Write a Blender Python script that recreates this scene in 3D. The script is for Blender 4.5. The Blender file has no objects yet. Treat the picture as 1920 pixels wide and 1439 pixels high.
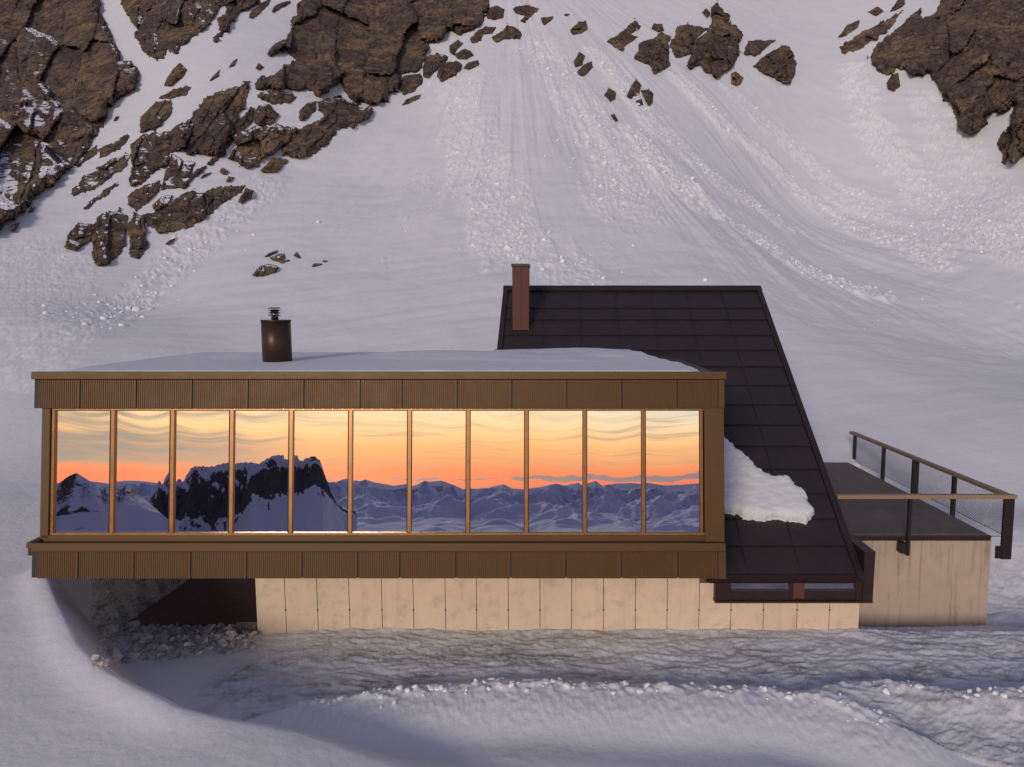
import bpy, bmesh, math, random
import numpy as np
from mathutils import Vector, Matrix
R = math.radians
random.seed(7)
RNG = np.random.RandomState(11)
S = bpy.context.scene
COL = S.collection

# ------------------------------------------------------------------ camera
PITCH = R(5.7)
FOC = 1280.0
PX0, PY0 = 1055.0, 719.5
cam_d = bpy.data.cameras.new('camera')
cam = bpy.data.objects.new('camera', cam_d)
COL.objects.link(cam)
cam_d.sensor_fit = 'HORIZONTAL'
cam_d.sensor_width = 36
cam_d.lens = 36 * FOC / 1920
cam_d.shift_x = -(PX0 - 960) / 1920
cam_d.clip_start = 0.1
cam_d.clip_end = 40000
cam.rotation_euler = (R(90) - PITCH, 0, 0)
S.camera = cam

# ------------------------------------------------------------------ sky, sun, exposure
S.view_settings.view_transform = 'Standard'
S.view_settings.look = 'None'
S.view_settings.gamma = 1
S.view_settings.exposure = 0.12
SUN_EL, SUN_AZ = R(16), R(20)          # low in front of the hut, a little left of the camera


def nd(nt, kind, **kw):
    n = nt.nodes.new(kind)
    for k, v in kw.items():
        if k in ('op', 'operation'):
            n.operation = v
        elif k == 'inp':
            for i, val in v.items():
                n.inputs[i].default_value = val
        else:
            setattr(n, k, v)
    return n


def lk(nt, a, b):
    nt.links.new(a, b)


def val(nt, op, a, b=None, c=None, clamp=False):
    n = nt.nodes.new('ShaderNodeMath')
    n.operation = op
    n.use_clamp = clamp
    for i, v in enumerate((a, b, c)):
        if v is None:
            continue
        if isinstance(v, (int, float)):
            n.inputs[i].default_value = v
        else:
            nt.links.new(v, n.inputs[i])
    return n.outputs[0]


def ramp(nt, fac, stops, interp='LINEAR'):
    n = nt.nodes.new('ShaderNodeValToRGB')
    n.color_ramp.interpolation = interp
    e = n.color_ramp.elements
    while len(e) < len(stops):
        e.new(0.5)
    for i, (p, c) in enumerate(stops):
        e[i].position = p
        e[i].color = (c[0], c[1], c[2], 1) if isinstance(c, (tuple, list)) else (c, c, c, 1)
    if fac is not None:
        nt.links.new(fac, n.inputs[0])
    return n.outputs[0]


def mixc(nt, fac, a, b, mode='MIX'):
    n = nt.nodes.new('ShaderNodeMix')
    n.data_type = 'RGBA'
    n.blend_type = mode
    for i, v in ((0, fac), (6, a), (7, b)):
        if isinstance(v, (int, float)):
            n.inputs[i].default_value = v
        elif isinstance(v, tuple):
            n.inputs[i].default_value = (v[0], v[1], v[2], 1)
        else:
            nt.links.new(v, n.inputs[i])
    return n.outputs[2]


def smooth(nt, x, a, b):
    n = nt.nodes.new('ShaderNodeMapRange')
    n.interpolation_type = 'SMOOTHSTEP'
    n.inputs[1].default_value = a
    n.inputs[2].default_value = b
    nt.links.new(x, n.inputs[0])
    return n.outputs[0]


def noise_n(nt, vec, scale, detail=4, rough=0.55, dist=0.0):
    n = nt.nodes.new('ShaderNodeTexNoise')
    n.inputs['Scale'].default_value = scale
    n.inputs['Detail'].default_value = detail
    n.inputs['Roughness'].default_value = rough
    n.inputs['Distortion'].default_value = dist
    if vec is not None:
        nt.links.new(vec, n.inputs['Vector'])
    return n.outputs['Fac']


def vscale(nt, vec, sx, sy, sz):
    n = nt.nodes.new('ShaderNodeVectorMath')
    n.operation = 'MULTIPLY'
    nt.links.new(vec, n.inputs[0])
    n.inputs[1].default_value = (sx, sy, sz)
    return n.outputs[0]


W = bpy.data.worlds.new("World")
S.world = W
W.use_nodes = True
nt = W.node_tree
nt.nodes.clear()
wout = nd(nt, 'ShaderNodeOutputWorld')
tc = nd(nt, 'ShaderNodeTexCoord').outputs['Generated']
sep = nd(nt, 'ShaderNodeSeparateXYZ')
lk(nt, tc, sep.inputs[0])
dx, dy, dz = sep.outputs
zc = val(nt, 'MAXIMUM', dz, 0.0)
rt = val(nt, 'SQRT', zc)
front = ramp(nt, rt, [
    (0.00, (1.05, 0.13, 0.06)), (0.10, (1.15, 0.16, 0.05)), (0.145, (1.20, 0.24, 0.05)), (0.185, (1.22, 0.40, 0.09)),
    (0.225, (1.30, 0.53, 0.11)), (0.27, (1.38, 0.77, 0.26)), (0.325, (1.46, 1.06, 0.55)),
    (0.36, (1.20, 1.05, 0.80)), (0.45, (0.78, 0.72, 0.72)), (0.62, (0.26, 0.275, 0.40)), (1.0, (0.128, 0.134, 0.255))])
frontR = ramp(nt, rt, [
    (0.00, (1.05, 0.15, 0.08)), (0.10, (1.15, 0.20, 0.07)), (0.145, (1.20, 0.32, 0.08)), (0.185, (1.22, 0.52, 0.16)),
    (0.225, (1.28, 0.64, 0.21)), (0.265, (1.26, 0.88, 0.40)), (0.31, (1.02, 0.97, 0.76)),
    (0.345, (0.80, 0.90, 0.86)), (0.45, (0.66, 0.70, 0.76)), (0.62, (0.26, 0.275, 0.40)), (1.0, (0.128, 0.134, 0.255))])
back = ramp(nt, rt, [(0.0, (0.11, 0.10, 0.22)), (0.5, (0.125, 0.125, 0.26)), (1.0, (0.128, 0.134, 0.255))])
sky_f = mixc(nt, smooth(nt, dx, -0.1, 0.35), front, frontR)
# grey streaks of high cloud lying level across the sunset
cv = vscale(nt, tc, 2.2, 2.2, 42)
cl = noise_n(nt, cv, 1.0, 6, 0.6, 0.6)
cm = smooth(nt, cl, 0.46, 0.66)
leftness = val(nt, 'MULTIPLY_ADD', smooth(nt, dx, 0.05, -0.45), 0.75, 0.25)
band = val(nt, 'MULTIPLY', smooth(nt, dz, 0.008, 0.03), smooth(nt, dz, 0.20, 0.06))
cf = val(nt, 'MULTIPLY', val(nt, 'MULTIPLY', cm, band), leftness)
sky_f = mixc(nt, cf, sky_f, (0.40, 0.285, 0.215))
bandL = val(nt, 'MULTIPLY', val(nt, 'MULTIPLY', smooth(nt, dz, 0.018, 0.032), smooth(nt, dz, 0.075, 0.045)), smooth(nt, dx, -0.28, -0.48))
sky_f = mixc(nt, val(nt, 'MULTIPLY', bandL, 0.7), sky_f, (0.36, 0.27, 0.24))
wisp = smooth(nt, noise_n(nt, vscale(nt, tc, 5, 5, 130), 1.0, 5, 0.6, 0.8), 0.5, 0.72)
sky_f = mixc(nt, val(nt, 'MULTIPLY', val(nt, 'MULTIPLY', wisp, band), 0.7), sky_f, (0.62, 0.36, 0.22))
# low bank of cumulus just over the horizon
cb = noise_n(nt, vscale(nt, tc, 16, 16, 90), 1.0, 6, 0.62)
cz = val(nt, 'ABSOLUTE', val(nt, 'SUBTRACT', dz, val(nt, 'MULTIPLY_ADD', dx, 0.010, 0.0055)))
cbm = smooth(nt, val(nt, 'SUBTRACT', val(nt, 'ADD', cb, val(nt, 'MULTIPLY', smooth(nt, dx, -0.4, 0.25), 0.16)), val(nt, 'MULTIPLY', cz, 42)), 0.43, 0.5)
cbm = val(nt, 'MULTIPLY', cbm, smooth(nt, dx, -0.42, -0.30))
sky_f = mixc(nt, val(nt, 'MULTIPLY', cbm, 0.9), sky_f, (0.155, 0.155, 0.25))
sky = mixc(nt, smooth(nt, dy, -0.25, 0.45), sky_f, back)
sky = mixc(nt, smooth(nt, dz, 0.0, -0.03), sky, (0.09, 0.09, 0.17))
bg1 = nd(nt, 'ShaderNodeBackground')
lk(nt, sky, bg1.inputs[0])
bg1.inputs[1].default_value = 0.80
nish = nd(nt, 'ShaderNodeTexSky', sky_type='NISHITA')
nish.sun_disc = False
nish.sun_elevation = SUN_EL
nish.sun_rotation = math.pi + SUN_AZ
nish.altitude = 2500
bg2 = nd(nt, 'ShaderNodeBackground')
lk(nt, nish.outputs[0], bg2.inputs[0])
bg2.inputs[1].default_value = 0.012
ad = nd(nt, 'ShaderNodeAddShader')
lk(nt, bg1.outputs[0], ad.inputs[0])
lk(nt, bg2.outputs[0], ad.inputs[1])
lk(nt, ad.outputs[0], wout.inputs[0])

sun_d = bpy.data.lights.new('sun', 'SUN')
sun_d.energy = 1.5
sun_d.angle = R(13)
sun_d.color = (1.0, 0.87, 0.735)
sun = bpy.data.objects.new('sun', sun_d)
COL.objects.link(sun)
sdir = Vector((-math.sin(SUN_AZ) * math.cos(SUN_EL), -math.cos(SUN_AZ) * math.cos(SUN_EL), math.sin(SUN_EL)))
sun.rotation_euler = sdir.to_track_quat('Z', 'Y').to_euler()

# ------------------------------------------------------------------ helpers
CP, SP = math.cos(PITCH), math.sin(PITCH)


def ray(px, py):
    """direction of a viewing ray (numpy friendly), y component 1"""
    up = (PY0 - py) / FOC
    d = CP + up * SP
    return (px - PX0) / FOC / d, (up * CP - SP) / d


def P(px, py, Y):
    a, c = ray(px, py)
    return Vector((a * Y, Y, c * Y))


def Pz(px, py, z):
    a, c = ray(px, py)
    return (a * z / c, z / c)


_perm = RNG.permutation(256)
_perm = np.concatenate([_perm, _perm, _perm])
_ga = RNG.rand(256) * 2 * np.pi
_gx, _gy = np.cos(_ga), np.sin(_ga)


def perlin(x, y, seed=0):
    x = np.asarray(x, dtype=np.float64) + seed * 17.31
    y = np.asarray(y, dtype=np.float64) + seed * 9.77
    xi = np.floor(x).astype(np.int64)
    yi = np.floor(y).astype(np.int64)
    xf, yf = x - xi, y - yi
    u = xf * xf * xf * (xf * (xf * 6 - 15) + 10)
    v = yf * yf * yf * (yf * (yf * 6 - 15) + 10)
    xi &= 255
    yi &= 255

    def g(ix, iy, fx, fy):
        h = _perm[_perm[ix] + iy]
        return _gx[h] * fx + _gy[h] * fy
    n00 = g(xi, yi, xf, yf)
    n10 = g((xi + 1) & 255, yi, xf - 1, yf)
    n01 = g(xi, (yi + 1) & 255, xf, yf - 1)
    n11 = g((xi + 1) & 255, (yi + 1) & 255, xf - 1, yf - 1)
    a = n00 + u * (n10 - n00)
    b = n01 + u * (n11 - n01)
    return (a + v * (b - a)) * 1.5


def fbm(x, y, oct=4, seed=0, gain=0.5, lac=2.03):
    s, a = 0, 1.0
    for i in range(oct):
        s = s + a * perlin(x, y, seed + i * 3)
        x, y, a = x * lac, y * lac, a * gain
    return s


def ridged(x, y, oct=4, seed=0, gain=0.5):
    s, a = 0, 1.0
    for i in range(oct):
        s = s + a * (1 - np.abs(perlin(x, y, seed + i * 3)) * 2)
        x, y, a = x * 2.07, y * 2.07, a * gain
    return s


def sst(a, b, x):
    t = np.clip((x - a) / (b - a), 0, 1)
    return t * t * (3 - 2 * t)


def tag(o, label=None, cat=None, group=None, kind=None):
    for k, v in (('label', label), ('category', cat), ('group', group), ('kind', kind)):
        if v:
            o[k] = v
    return o


def empty(name, loc, label, cat, group=None):
    o = bpy.data.objects.new(name, None)
    COL.objects.link(o)
    o.location = loc
    o.empty_display_size = 0.3
    return tag(o, label, cat, group)


def link_mesh(name, me, parent=None, origin=None):
    """vertices are world coordinates; the object's origin goes to `origin` (or its parent's place)"""
    o = bpy.data.objects.new(name, me)
    COL.objects.link(o)
    wl = Vector((0, 0, 0))
    if parent is not None:
        p = parent
        while p is not None:
            wl += p.location
            p = p.parent
    org = Vector(origin) if origin is not None else wl
    if org.length > 0:
        me.transform(Matrix.Translation(-org))
    o.location = org - wl
    if parent is not None:
        o.parent = parent
    return o


def np_mesh(name, verts, faces, mats, smooth_=True, attrs=None):
    me = bpy.data.meshes.new(name)
    verts = np.asarray(verts, dtype=np.float32)
    faces = np.asarray(faces, dtype=np.int32)
    k = faces.shape[1]
    me.vertices.add(len(verts))
    me.vertices.foreach_set('co', verts.ravel())
    me.loops.add(faces.size)
    me.loops.foreach_set('vertex_index', faces.ravel())
    me.polygons.add(len(faces))
    me.polygons.foreach_set('loop_start', np.arange(len(faces), dtype=np.int32) * k)
    me.polygons.foreach_set('use_smooth', np.full(len(faces), smooth_))
    me.update(calc_edges=True)
    for m in mats:
        me.materials.append(m)
    for nme, arr in (attrs or {}).items():
        a = me.attributes.new(nme, 'FLOAT', 'POINT')
        a.data.foreach_set('value', np.asarray(arr, dtype=np.float32))
    return me


def grid_faces(nr, nc):
    i = np.arange(nr - 1)[:, None] * nc + np.arange(nc - 1)[None, :]
    i = i.ravel()
    return np.stack([i, i + 1, i + nc + 1, i + nc], 1)


class MB:
    """collects boxes, prisms and tubes and links them as ONE mesh object"""

    def __init__(s):
        s.v, s.f, s.m = [], [], []

    def add(s, vs, fs, m=0):
        b = len(s.v)
        s.v += [Vector(v) for v in vs]
        for f in fs:
            s.f.append([b + i for i in f])
            s.m.append(m)

    def hexa(s, q, m=0):
        """eight corners: bottom ring 0-3, top ring 4-7"""
        s.add(q, [(3, 2, 1, 0), (4, 5, 6, 7), (0, 1, 5, 4), (1, 2, 6, 5), (2, 3, 7, 6), (3, 0, 4, 7)], m)

    def box(s, x0, x1, y0, y1, z0, z1, m=0, fr=None):
        q = [(x0, y0, z0), (x1, y0, z0), (x1, y1, z0), (x0, y1, z0), (x0, y0, z1), (x1, y0, z1), (x1, y1, z1), (x0, y1, z1)]
        if fr:
            q = [fr(*p) for p in q]
        s.hexa(q, m)

    def prism_x(s, poly, x0, x1, m=0):
        """polygon in (y,z) extruded along x"""
        n = len(poly)
        vs = [(x0, p[0], p[1]) for p in poly] + [(x1, p[0], p[1]) for p in poly]
        fs = [tuple(range(n)), tuple(range(2 * n - 1, n - 1, -1))]
        for i in range(n):
            j = (i + 1) % n
            fs.append((i, i + n, j + n, j))
        s.add(vs, fs, m)

    def bar(s, a, b, w, h, m=0, up=(0, 0, 1)):
        a, b = Vector(a), Vector(b)
        d = (b - a).normalized()
        u = Vector(up)
        r = d.cross(u)
        if r.length < 1e-4:
            r = d.cross(Vector((0, 1, 0)))
        r.normalize()
        t = r.cross(d).normalized()
        q = []
        for e in (a, b):
            q += [e - r * w / 2 - t * h / 2, e + r * w / 2 - t * h / 2, e + r * w / 2 + t * h / 2, e - r * w / 2 + t * h / 2]
        s.hexa(q, m)

    def tube(s, a, b, r0, r1=None, n=12, m=0, cap=True):
        r1 = r0 if r1 is None else r1
        a, b = Vector(a), Vector(b)
        d = (b - a).normalized()
        u = d.orthogonal().normalized()
        w = d.cross(u)
        vs = []
        for e, r in ((a, r0), (b, r1)):
            for i in range(n):
                t = 2 * math.pi * i / n
                vs.append(e + (u * math.cos(t) + w * math.sin(t)) * r)
        fs = [(i, (i + 1) % n, (i + 1) % n + n, i + n) for i in range(n)]
        if cap:
            fs += [tuple(range(n - 1, -1, -1)), tuple(range(n, 2 * n))]
        s.add(vs, fs, m)

    def build(s, name, mats, parent=None, origin=None, smooth_=False, bevel=0):
        me = bpy.data.meshes.new(name)
        me.from_pydata([tuple(v) for v in s.v], [], s.f)
        if not isinstance(mats, (list, tuple)):
            mats = [mats]
        for m in mats:
            me.materials.append(m)
        me.polygons.foreach_set('material_index', s.m)
        bm = bmesh.new()
        bm.from_mesh(me)
        bmesh.ops.recalc_face_normals(bm, faces=bm.faces)
        bm.to_mesh(me)
        bm.free()
        if smooth_:
            me.polygons.foreach_set('use_smooth', [True] * len(me.polygons))
        o = link_mesh(name, me, parent, origin)
        if bevel:
            md = o.modifiers.new('bevel', 'BEVEL')
            md.width = bevel
            md.segments = 2
            md.limit_method = 'ANGLE'
        return o


# ------------------------------------------------------------------ materials
def new_mat(name):
    m = bpy.data.materials.new(name)
    m.use_nodes = True
    t = m.node_tree
    return m, t, t.nodes['Principled BSDF']


def pos(t):
    return t.nodes.new('ShaderNodeNewGeometry').outputs['Position']


def bump(t, b, h, strength, dist):
    n = t.nodes.new('ShaderNodeBump')
    n.inputs['Strength'].default_value = strength
    n.inputs['Distance'].default_value = dist
    t.links.new(h, n.inputs['Height'])
    t.links.new(n.outputs[0], b.inputs['Normal'])
    return n


def attr(t, name):
    n = t.nodes.new('ShaderNodeAttribute')
    n.attribute_name = name
    return n.outputs['Fac']


def mat_snow():
    m, t, b = new_mat('snow')
    p = pos(t)
    n1 = noise_n(t, p, 0.35, 5, 0.6)
    n2 = noise_n(t, p, 7.0, 4, 0.65)
    n3 = noise_n(t, p, 2.2, 6, 0.7)
    base = mixc(t, n1, (0.67, 0.68, 0.71), (0.76, 0.765, 0.79))
    deb = attr(t, 'debris')
    base = mixc(t, deb, base, (0.90, 0.90, 0.905))
    dirt = attr(t, 'dirt')
    dn = val(t, 'MULTIPLY', dirt, smooth(t, n3, 0.32, 0.6))
    base = mixc(t, dn, base, (0.33, 0.325, 0.335))
    t.links.new(base, b.inputs['Base Color'])
    b.inputs['Roughness'].default_value = 0.75
    b.inputs['Specular IOR Level'].default_value = 0.25
    h = val(t, 'MULTIPLY_ADD', n2, 0.35, val(t, 'MULTIPLY', n3, 0.65))
    bump(t, b, h, 0.35, 0.10)
    return m


def mat_rock():
    m, t, b = new_mat('rock')
    p = pos(t)
    n1 = noise_n(t, p, 0.16, 6, 0.65, 0.6)
    n2 = noise_n(t, vscale(t, p, 1, 1, 0.4), 0.9, 8, 0.72, 0.5)
    n4 = noise_n(t, p, 3.5, 6, 0.75)
    v = t.nodes.new('ShaderNodeTexVoronoi')
    v.feature = 'DISTANCE_TO_EDGE'
    v.inputs['Scale'].default_value = 0.5
    wv = t.nodes.new('ShaderNodeVectorMath')
    wv.operation = 'MULTIPLY_ADD'
    nz = t.nodes.new('ShaderNodeTexNoise')
    nz.inputs['Scale'].default_value = 0.8
    nz.inputs['Detail'].default_value = 4
    t.links.new(p, nz.inputs['Vector'])
    t.links.new(nz.outputs['Color'], wv.inputs[0])
    wv.inputs[1].default_value = (1.6, 1.6, 1.6)
    t.links.new(vscale(t, p, 1, 1, 0.55), wv.inputs[2])
    t.links.new(wv.outputs[0], v.inputs['Vector'])
    crack = smooth(t, v.outputs['Distance'], 0.0, 0.05)
    k = val(t, 'ADD', val(t, 'MULTIPLY', n2, 0.76), val(t, 'MULTIPLY', n4, 0.24))
    c = ramp(t, k, [(0.34, (0.020, 0.014, 0.012)), (0.46, (0.076, 0.050, 0.037)), (0.56, (0.150, 0.102, 0.070)), (0.68, (0.32, 0.225, 0.150))])
    c = mixc(t, smooth(t, n1, 0.48, 0.66), c, mixc(t, k, (0.085, 0.053, 0.030), (0.36, 0.235, 0.125)), 'MIX')
    c = mixc(t, smooth(t, n1, 0.50, 0.34), c, mixc(t, k, (0.03, 0.018, 0.017), (0.15, 0.095, 0.08)), 'MIX')
    c = mixc(t, val(t, 'MULTIPLY', val(t, 'SUBTRACT', 1.0, crack), 0.6), c, (0.014, 0.010, 0.009))
    up = attr(t, 'snow')
    sn = smooth(t, val(t, 'ADD', up, val(t, 'MULTIPLY', val(t, 'SUBTRACT', noise_n(t, p, 1.3, 5, 0.65), 0.5), 0.55)), 0.47, 0.53)
    c2 = mixc(t, sn, c, (0.78, 0.78, 0.80))
    t.links.new(c2, b.inputs['Base Color'])
    b.inputs['Roughness'].default_value = 0.85
    b.inputs['Specular IOR Level'].default_value = 0.3
    hh = val(t, 'MULTIPLY', val(t, 'ADD', val(t, 'MULTIPLY', k, 1.0), val(t, 'MULTIPLY', crack, 0.45)), val(t, 'SUBTRACT', 1.0, val(t, 'MULTIPLY', sn, 0.85)))
    bump(t, b, hh, 0.9, 0.40)
    return m


def mat_stone():
    m, t, b = new_mat('broken_stone')
    p = pos(t)
    n = noise_n(t, p, 2.2, 3, 0.6)
    t.links.new(ramp(t, n, [(0.36, (0.30, 0.285, 0.28)), (0.5, (0.52, 0.48, 0.46)), (0.62, (0.74, 0.65, 0.60))]), b.inputs['Base Color'])
    b.inputs['Roughness'].default_value = 0.85
    bump(t, b, noise_n(t, p, 18, 4), 0.4, 0.03)
    return m


def mat_metal(name, col, rough=0.45, metallic=0.35, var=0.25, scale=3):
    m, t, b = new_mat(name)
    p = pos(t)
    n = noise_n(t, p, scale, 5, 0.65)
    lo = tuple(c * (1 - var) for c in col)
    hi = tuple(c * (1 + var) for c in col)
    t.links.new(mixc(t, n, lo, hi), b.inputs['Base Color'])
    b.inputs['Metallic'].default_value = metallic
    b.inputs['Roughness'].default_value = rough
    t.links.new(val(t, 'MULTIPLY_ADD', n, 0.25, rough - 0.12), b.inputs['Roughness'])
    bump(t, b, noise_n(t, p, 40, 3), 0.06, 0.01)
    return m


def mat_concrete(name, col, streak=0.5):
    m, t, b = new_mat(name)
    p = pos(t)
    n1 = noise_n(t, p, 0.55, 6, 0.62, 0.2)
    n2 = noise_n(t, vscale(t, p, 5.5, 5.5, 0.35), 1.0, 7, 0.7, 0.3)
    n3 = noise_n(t, p, 11, 6, 0.72)
    n5 = noise_n(t, p, 1.9, 6, 0.7)
    c = mixc(t, n1, tuple(x * 0.80 for x in col), (col[0] * 1.18, col[1] * 1.10, col[2] * 1.06))
    c = mixc(t, val(t, 'MULTIPLY', smooth(t, n5, 0.48, 0.72), 0.6 if streak < 0.5 else 0.34), c, tuple(x * 0.62 for x in col))
    c = mixc(t, val(t, 'MULTIPLY', smooth(t, n2, 0.50, 0.72), streak), c, (0.16, 0.125, 0.09))
    c = mixc(t, val(t, 'MULTIPLY', smooth(t, n3, 0.56, 0.8), 0.35), c, (0.25, 0.19, 0.13))
    if streak < 0.2:
        # weathering tide mark below the eaves of the glass wing
        sp = t.nodes.new('ShaderNodeSeparateXYZ')
        t.links.new(p, sp.inputs[0])
        zz = val(t, 'ADD', sp.outputs[2], val(t, 'MULTIPLY', val(t, 'SUBTRACT', n5, 0.5), 0.9))
        tide = val(t, 'MULTIPLY', smooth(t, zz, -8.0, -7.85), smooth(t, n3, 0.3, 0.62))
        c = mixc(t, val(t, 'MULTIPLY', tide, 0.55), c, (0.30, 0.235, 0.13))
    t.links.new(c, b.inputs['Base Color'])
    b.inputs['Roughness'].default_value = 0.85
    bump(t, b, val(t, 'ADD', n3, val(t, 'MULTIPLY', n2, 0.6)), 0.25, 0.02)
    return m


def mat_wood(name, col, axis):
    m, t, b = new_mat(name)
    p = pos(t)
    sc = [30, 30, 30]
    sc[axis] = 1.2
    n = noise_n(t, vscale(t, p, *sc), 1.0, 5, 0.6, 0.4)
    t.links.new(mixc(t, n, tuple(c * 0.6 for c in col), tuple(c * 1.35 for c in col)), b.inputs['Base Color'])
    b.inputs['Roughness'].default_value = 0.65
    bump(t, b, n, 0.2, 0.01)
    return m


def mat_glass():
    m, t, b = new_mat('mirrored_glass')
    t.nodes.remove(b)
    out = t.nodes['Material Output']
    g = t.nodes.new('ShaderNodeBsdfGlossy')
    g.inputs['Roughness'].default_value = 0.0
    g.inputs['Color'].default_value = (1.0, 0.97, 0.93, 1)
    tr = t.nodes.new('ShaderNodeBsdfTransparent')
    tr.inputs['Color'].default_value = (0.30, 0.38, 0.34, 1)
    lw = t.nodes.new('ShaderNodeFresnel')
    lw.inputs['IOR'].default_value = 1.5
    mx = t.nodes.new('ShaderNodeMixShader')
    t.links.new(val(t, 'MULTIPLY_ADD', lw.outputs[0], 0.2, 0.82), mx.inputs[0])
    t.links.new(tr.outputs[0], mx.inputs[1])
    t.links.new(g.outputs[0], mx.inputs[2])
    t.links.new(mx.outputs[0], out.inputs['Surface'])
    return m


M = dict(
    snow=mat_snow(), rock=mat_rock(), stone=mat_stone(),
    bronze=mat_metal('bronze_sheet', (0.102, 0.049, 0.0135), 0.5, 0.25, 0.15, 2),
    frame=mat_metal('bronze_frame', (0.30, 0.155, 0.06), 0.32, 0.6, 0.15, 4),
    dark=mat_metal('dark_recess', (0.020, 0.012, 0.010), 0.6, 0.1),
    roof=mat_metal('dark_roof_sheet', (0.031, 0.0235, 0.0225), 0.50, 0.15, 0.3, 1.2),
    rooftrim=mat_metal('dark_roof_trim', (0.027, 0.019, 0.018), 0.5, 0.15, 0.25, 2),
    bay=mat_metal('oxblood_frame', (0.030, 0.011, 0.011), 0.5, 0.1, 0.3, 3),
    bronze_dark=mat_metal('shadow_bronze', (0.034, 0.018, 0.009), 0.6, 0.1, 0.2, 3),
    rust=mat_metal('rust_brown_cladding', (0.17, 0.078, 0.062), 0.7, 0.0, 0.45, 1.5),
    copper=mat_metal('red_brown_sheet', (0.105, 0.036, 0.027), 0.75, 0.0, 0.2, 1.5),
    chim=mat_metal('brown_black_steel', (0.050, 0.030, 0.021), 0.4, 0.5, 0.25, 2),
    steel=mat_metal('stainless_steel', (0.55, 0.50, 0.45), 0.25, 0.95, 0.1, 5),
    post=mat_metal('dark_post_steel', (0.022, 0.014, 0.014), 0.5, 0.3, 0.2, 5),
    wire=mat_metal('wire', (0.10, 0.09, 0.09), 0.4, 0.6, 0.1, 5),
    conc=mat_concrete('formwork_concrete', (0.72, 0.58, 0.435), 0.14),
    conc2=mat_concrete('streaked_concrete', (0.46, 0.375, 0.295), 0.72),
    seam=mat_concrete('seam_concrete', (0.10, 0.075, 0.055), 0.3),
    deck=mat_concrete('deck_paving', (0.145, 0.128, 0.118), 0.3),
    rail=mat_wood('weathered_handrail', (0.30, 0.20, 0.12), 0),
    rail_s=mat_wood('weathered_handrail_side', (0.26, 0.18, 0.12), 1),
    room=mat_wood('dark_room_boards', (0.10, 0.06, 0.035), 0),
    glass=mat_glass(),
)

# ------------------------------------------------------------------ terrain
_ty = np.array([-420, -150, -60, -20, 0, 8, 12, 16, 20, 24, 28, 34, 40, 50, 60, 80, 100, 130, 160, 200, 300.])
_tz = np.array([-330, -150, -72, -34, -17, -11.2, -9.75, -9.6, -9.2, -8.3, -7.0, -5.0, -3.0, 0.3, 4.2, 13.8, 26, 47, 72, 108, 205.])
_fy = np.arange(-420, 300.01, 0.25)
_fz = np.interp(_fy, _ty, _tz)
_k = np.exp(-np.linspace(-2.2, 2.2, 41) ** 2)
_k /= _k.sum()
_fz = np.convolve(np.pad(_fz, 20, mode='reflect', reflect_type='odd'), _k, mode='valid')


def s_prof(y):
    return np.interp(y, _fy, _fz)


CREST_PX = [(85, 1090, -8.0), (112, 1150, -8.15), (150, 1220, -8.3), (200, 1275, -8.55), (262, 1325, -8.8), (335, 1368, -9.0), (430, 1405, -9.3), (570, 1432, -9.5)]
CREST = [(-15.5, 27.0)] + [Pz(*c) for c in CREST_PX] + [(4.0, 11.6), (30.0, 10.0)]
RIDGE = [Pz(*c) for c in [(560, 1322, -9.5), (640, 1306, -9.4), (760, 1285, -9.35), (880, 1274, -9.35), (1000, 1270, -9.35), (1150, 1276, -9.35), (1300, 1281, -9.35), (1430, 1284, -9.35), (1530, 1308, -9.45), (1650, 1345, -9.5)]]
RIDGE2 = [Pz(*c) for c in [(1575, 1290, -9.5), (1660, 1276, -9.4), (1740, 1288, -9.4), (1820, 1304, -9.4), (1960, 1285, -9.4)]]


def poly_dist(x, y, pts):
    """distance, side sign and parameter of nearest point on a polyline"""
    best = np.full(x.shape, 1e9)
    side = np.zeros(x.shape)
    for (ax, ay), (bx, by) in zip(pts[:-1], pts[1:]):
        ex, ey = bx - ax, by - ay
        L = ex * ex + ey * ey
        t = np.clip(((x - ax) * ex + (y - ay) * ey) / L, 0, 1)
        qx, qy = x - ax - t * ex, y - ay - t * ey
        d = np.sqrt(qx * qx + qy * qy)
        m = d < best
        best = np.where(m, d, best)
        cr = ex * (y - ay) - ey * (x - ax)
        side = np.where(m, np.sign(cr), side)
    return best, side


VALLEY = None


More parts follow.
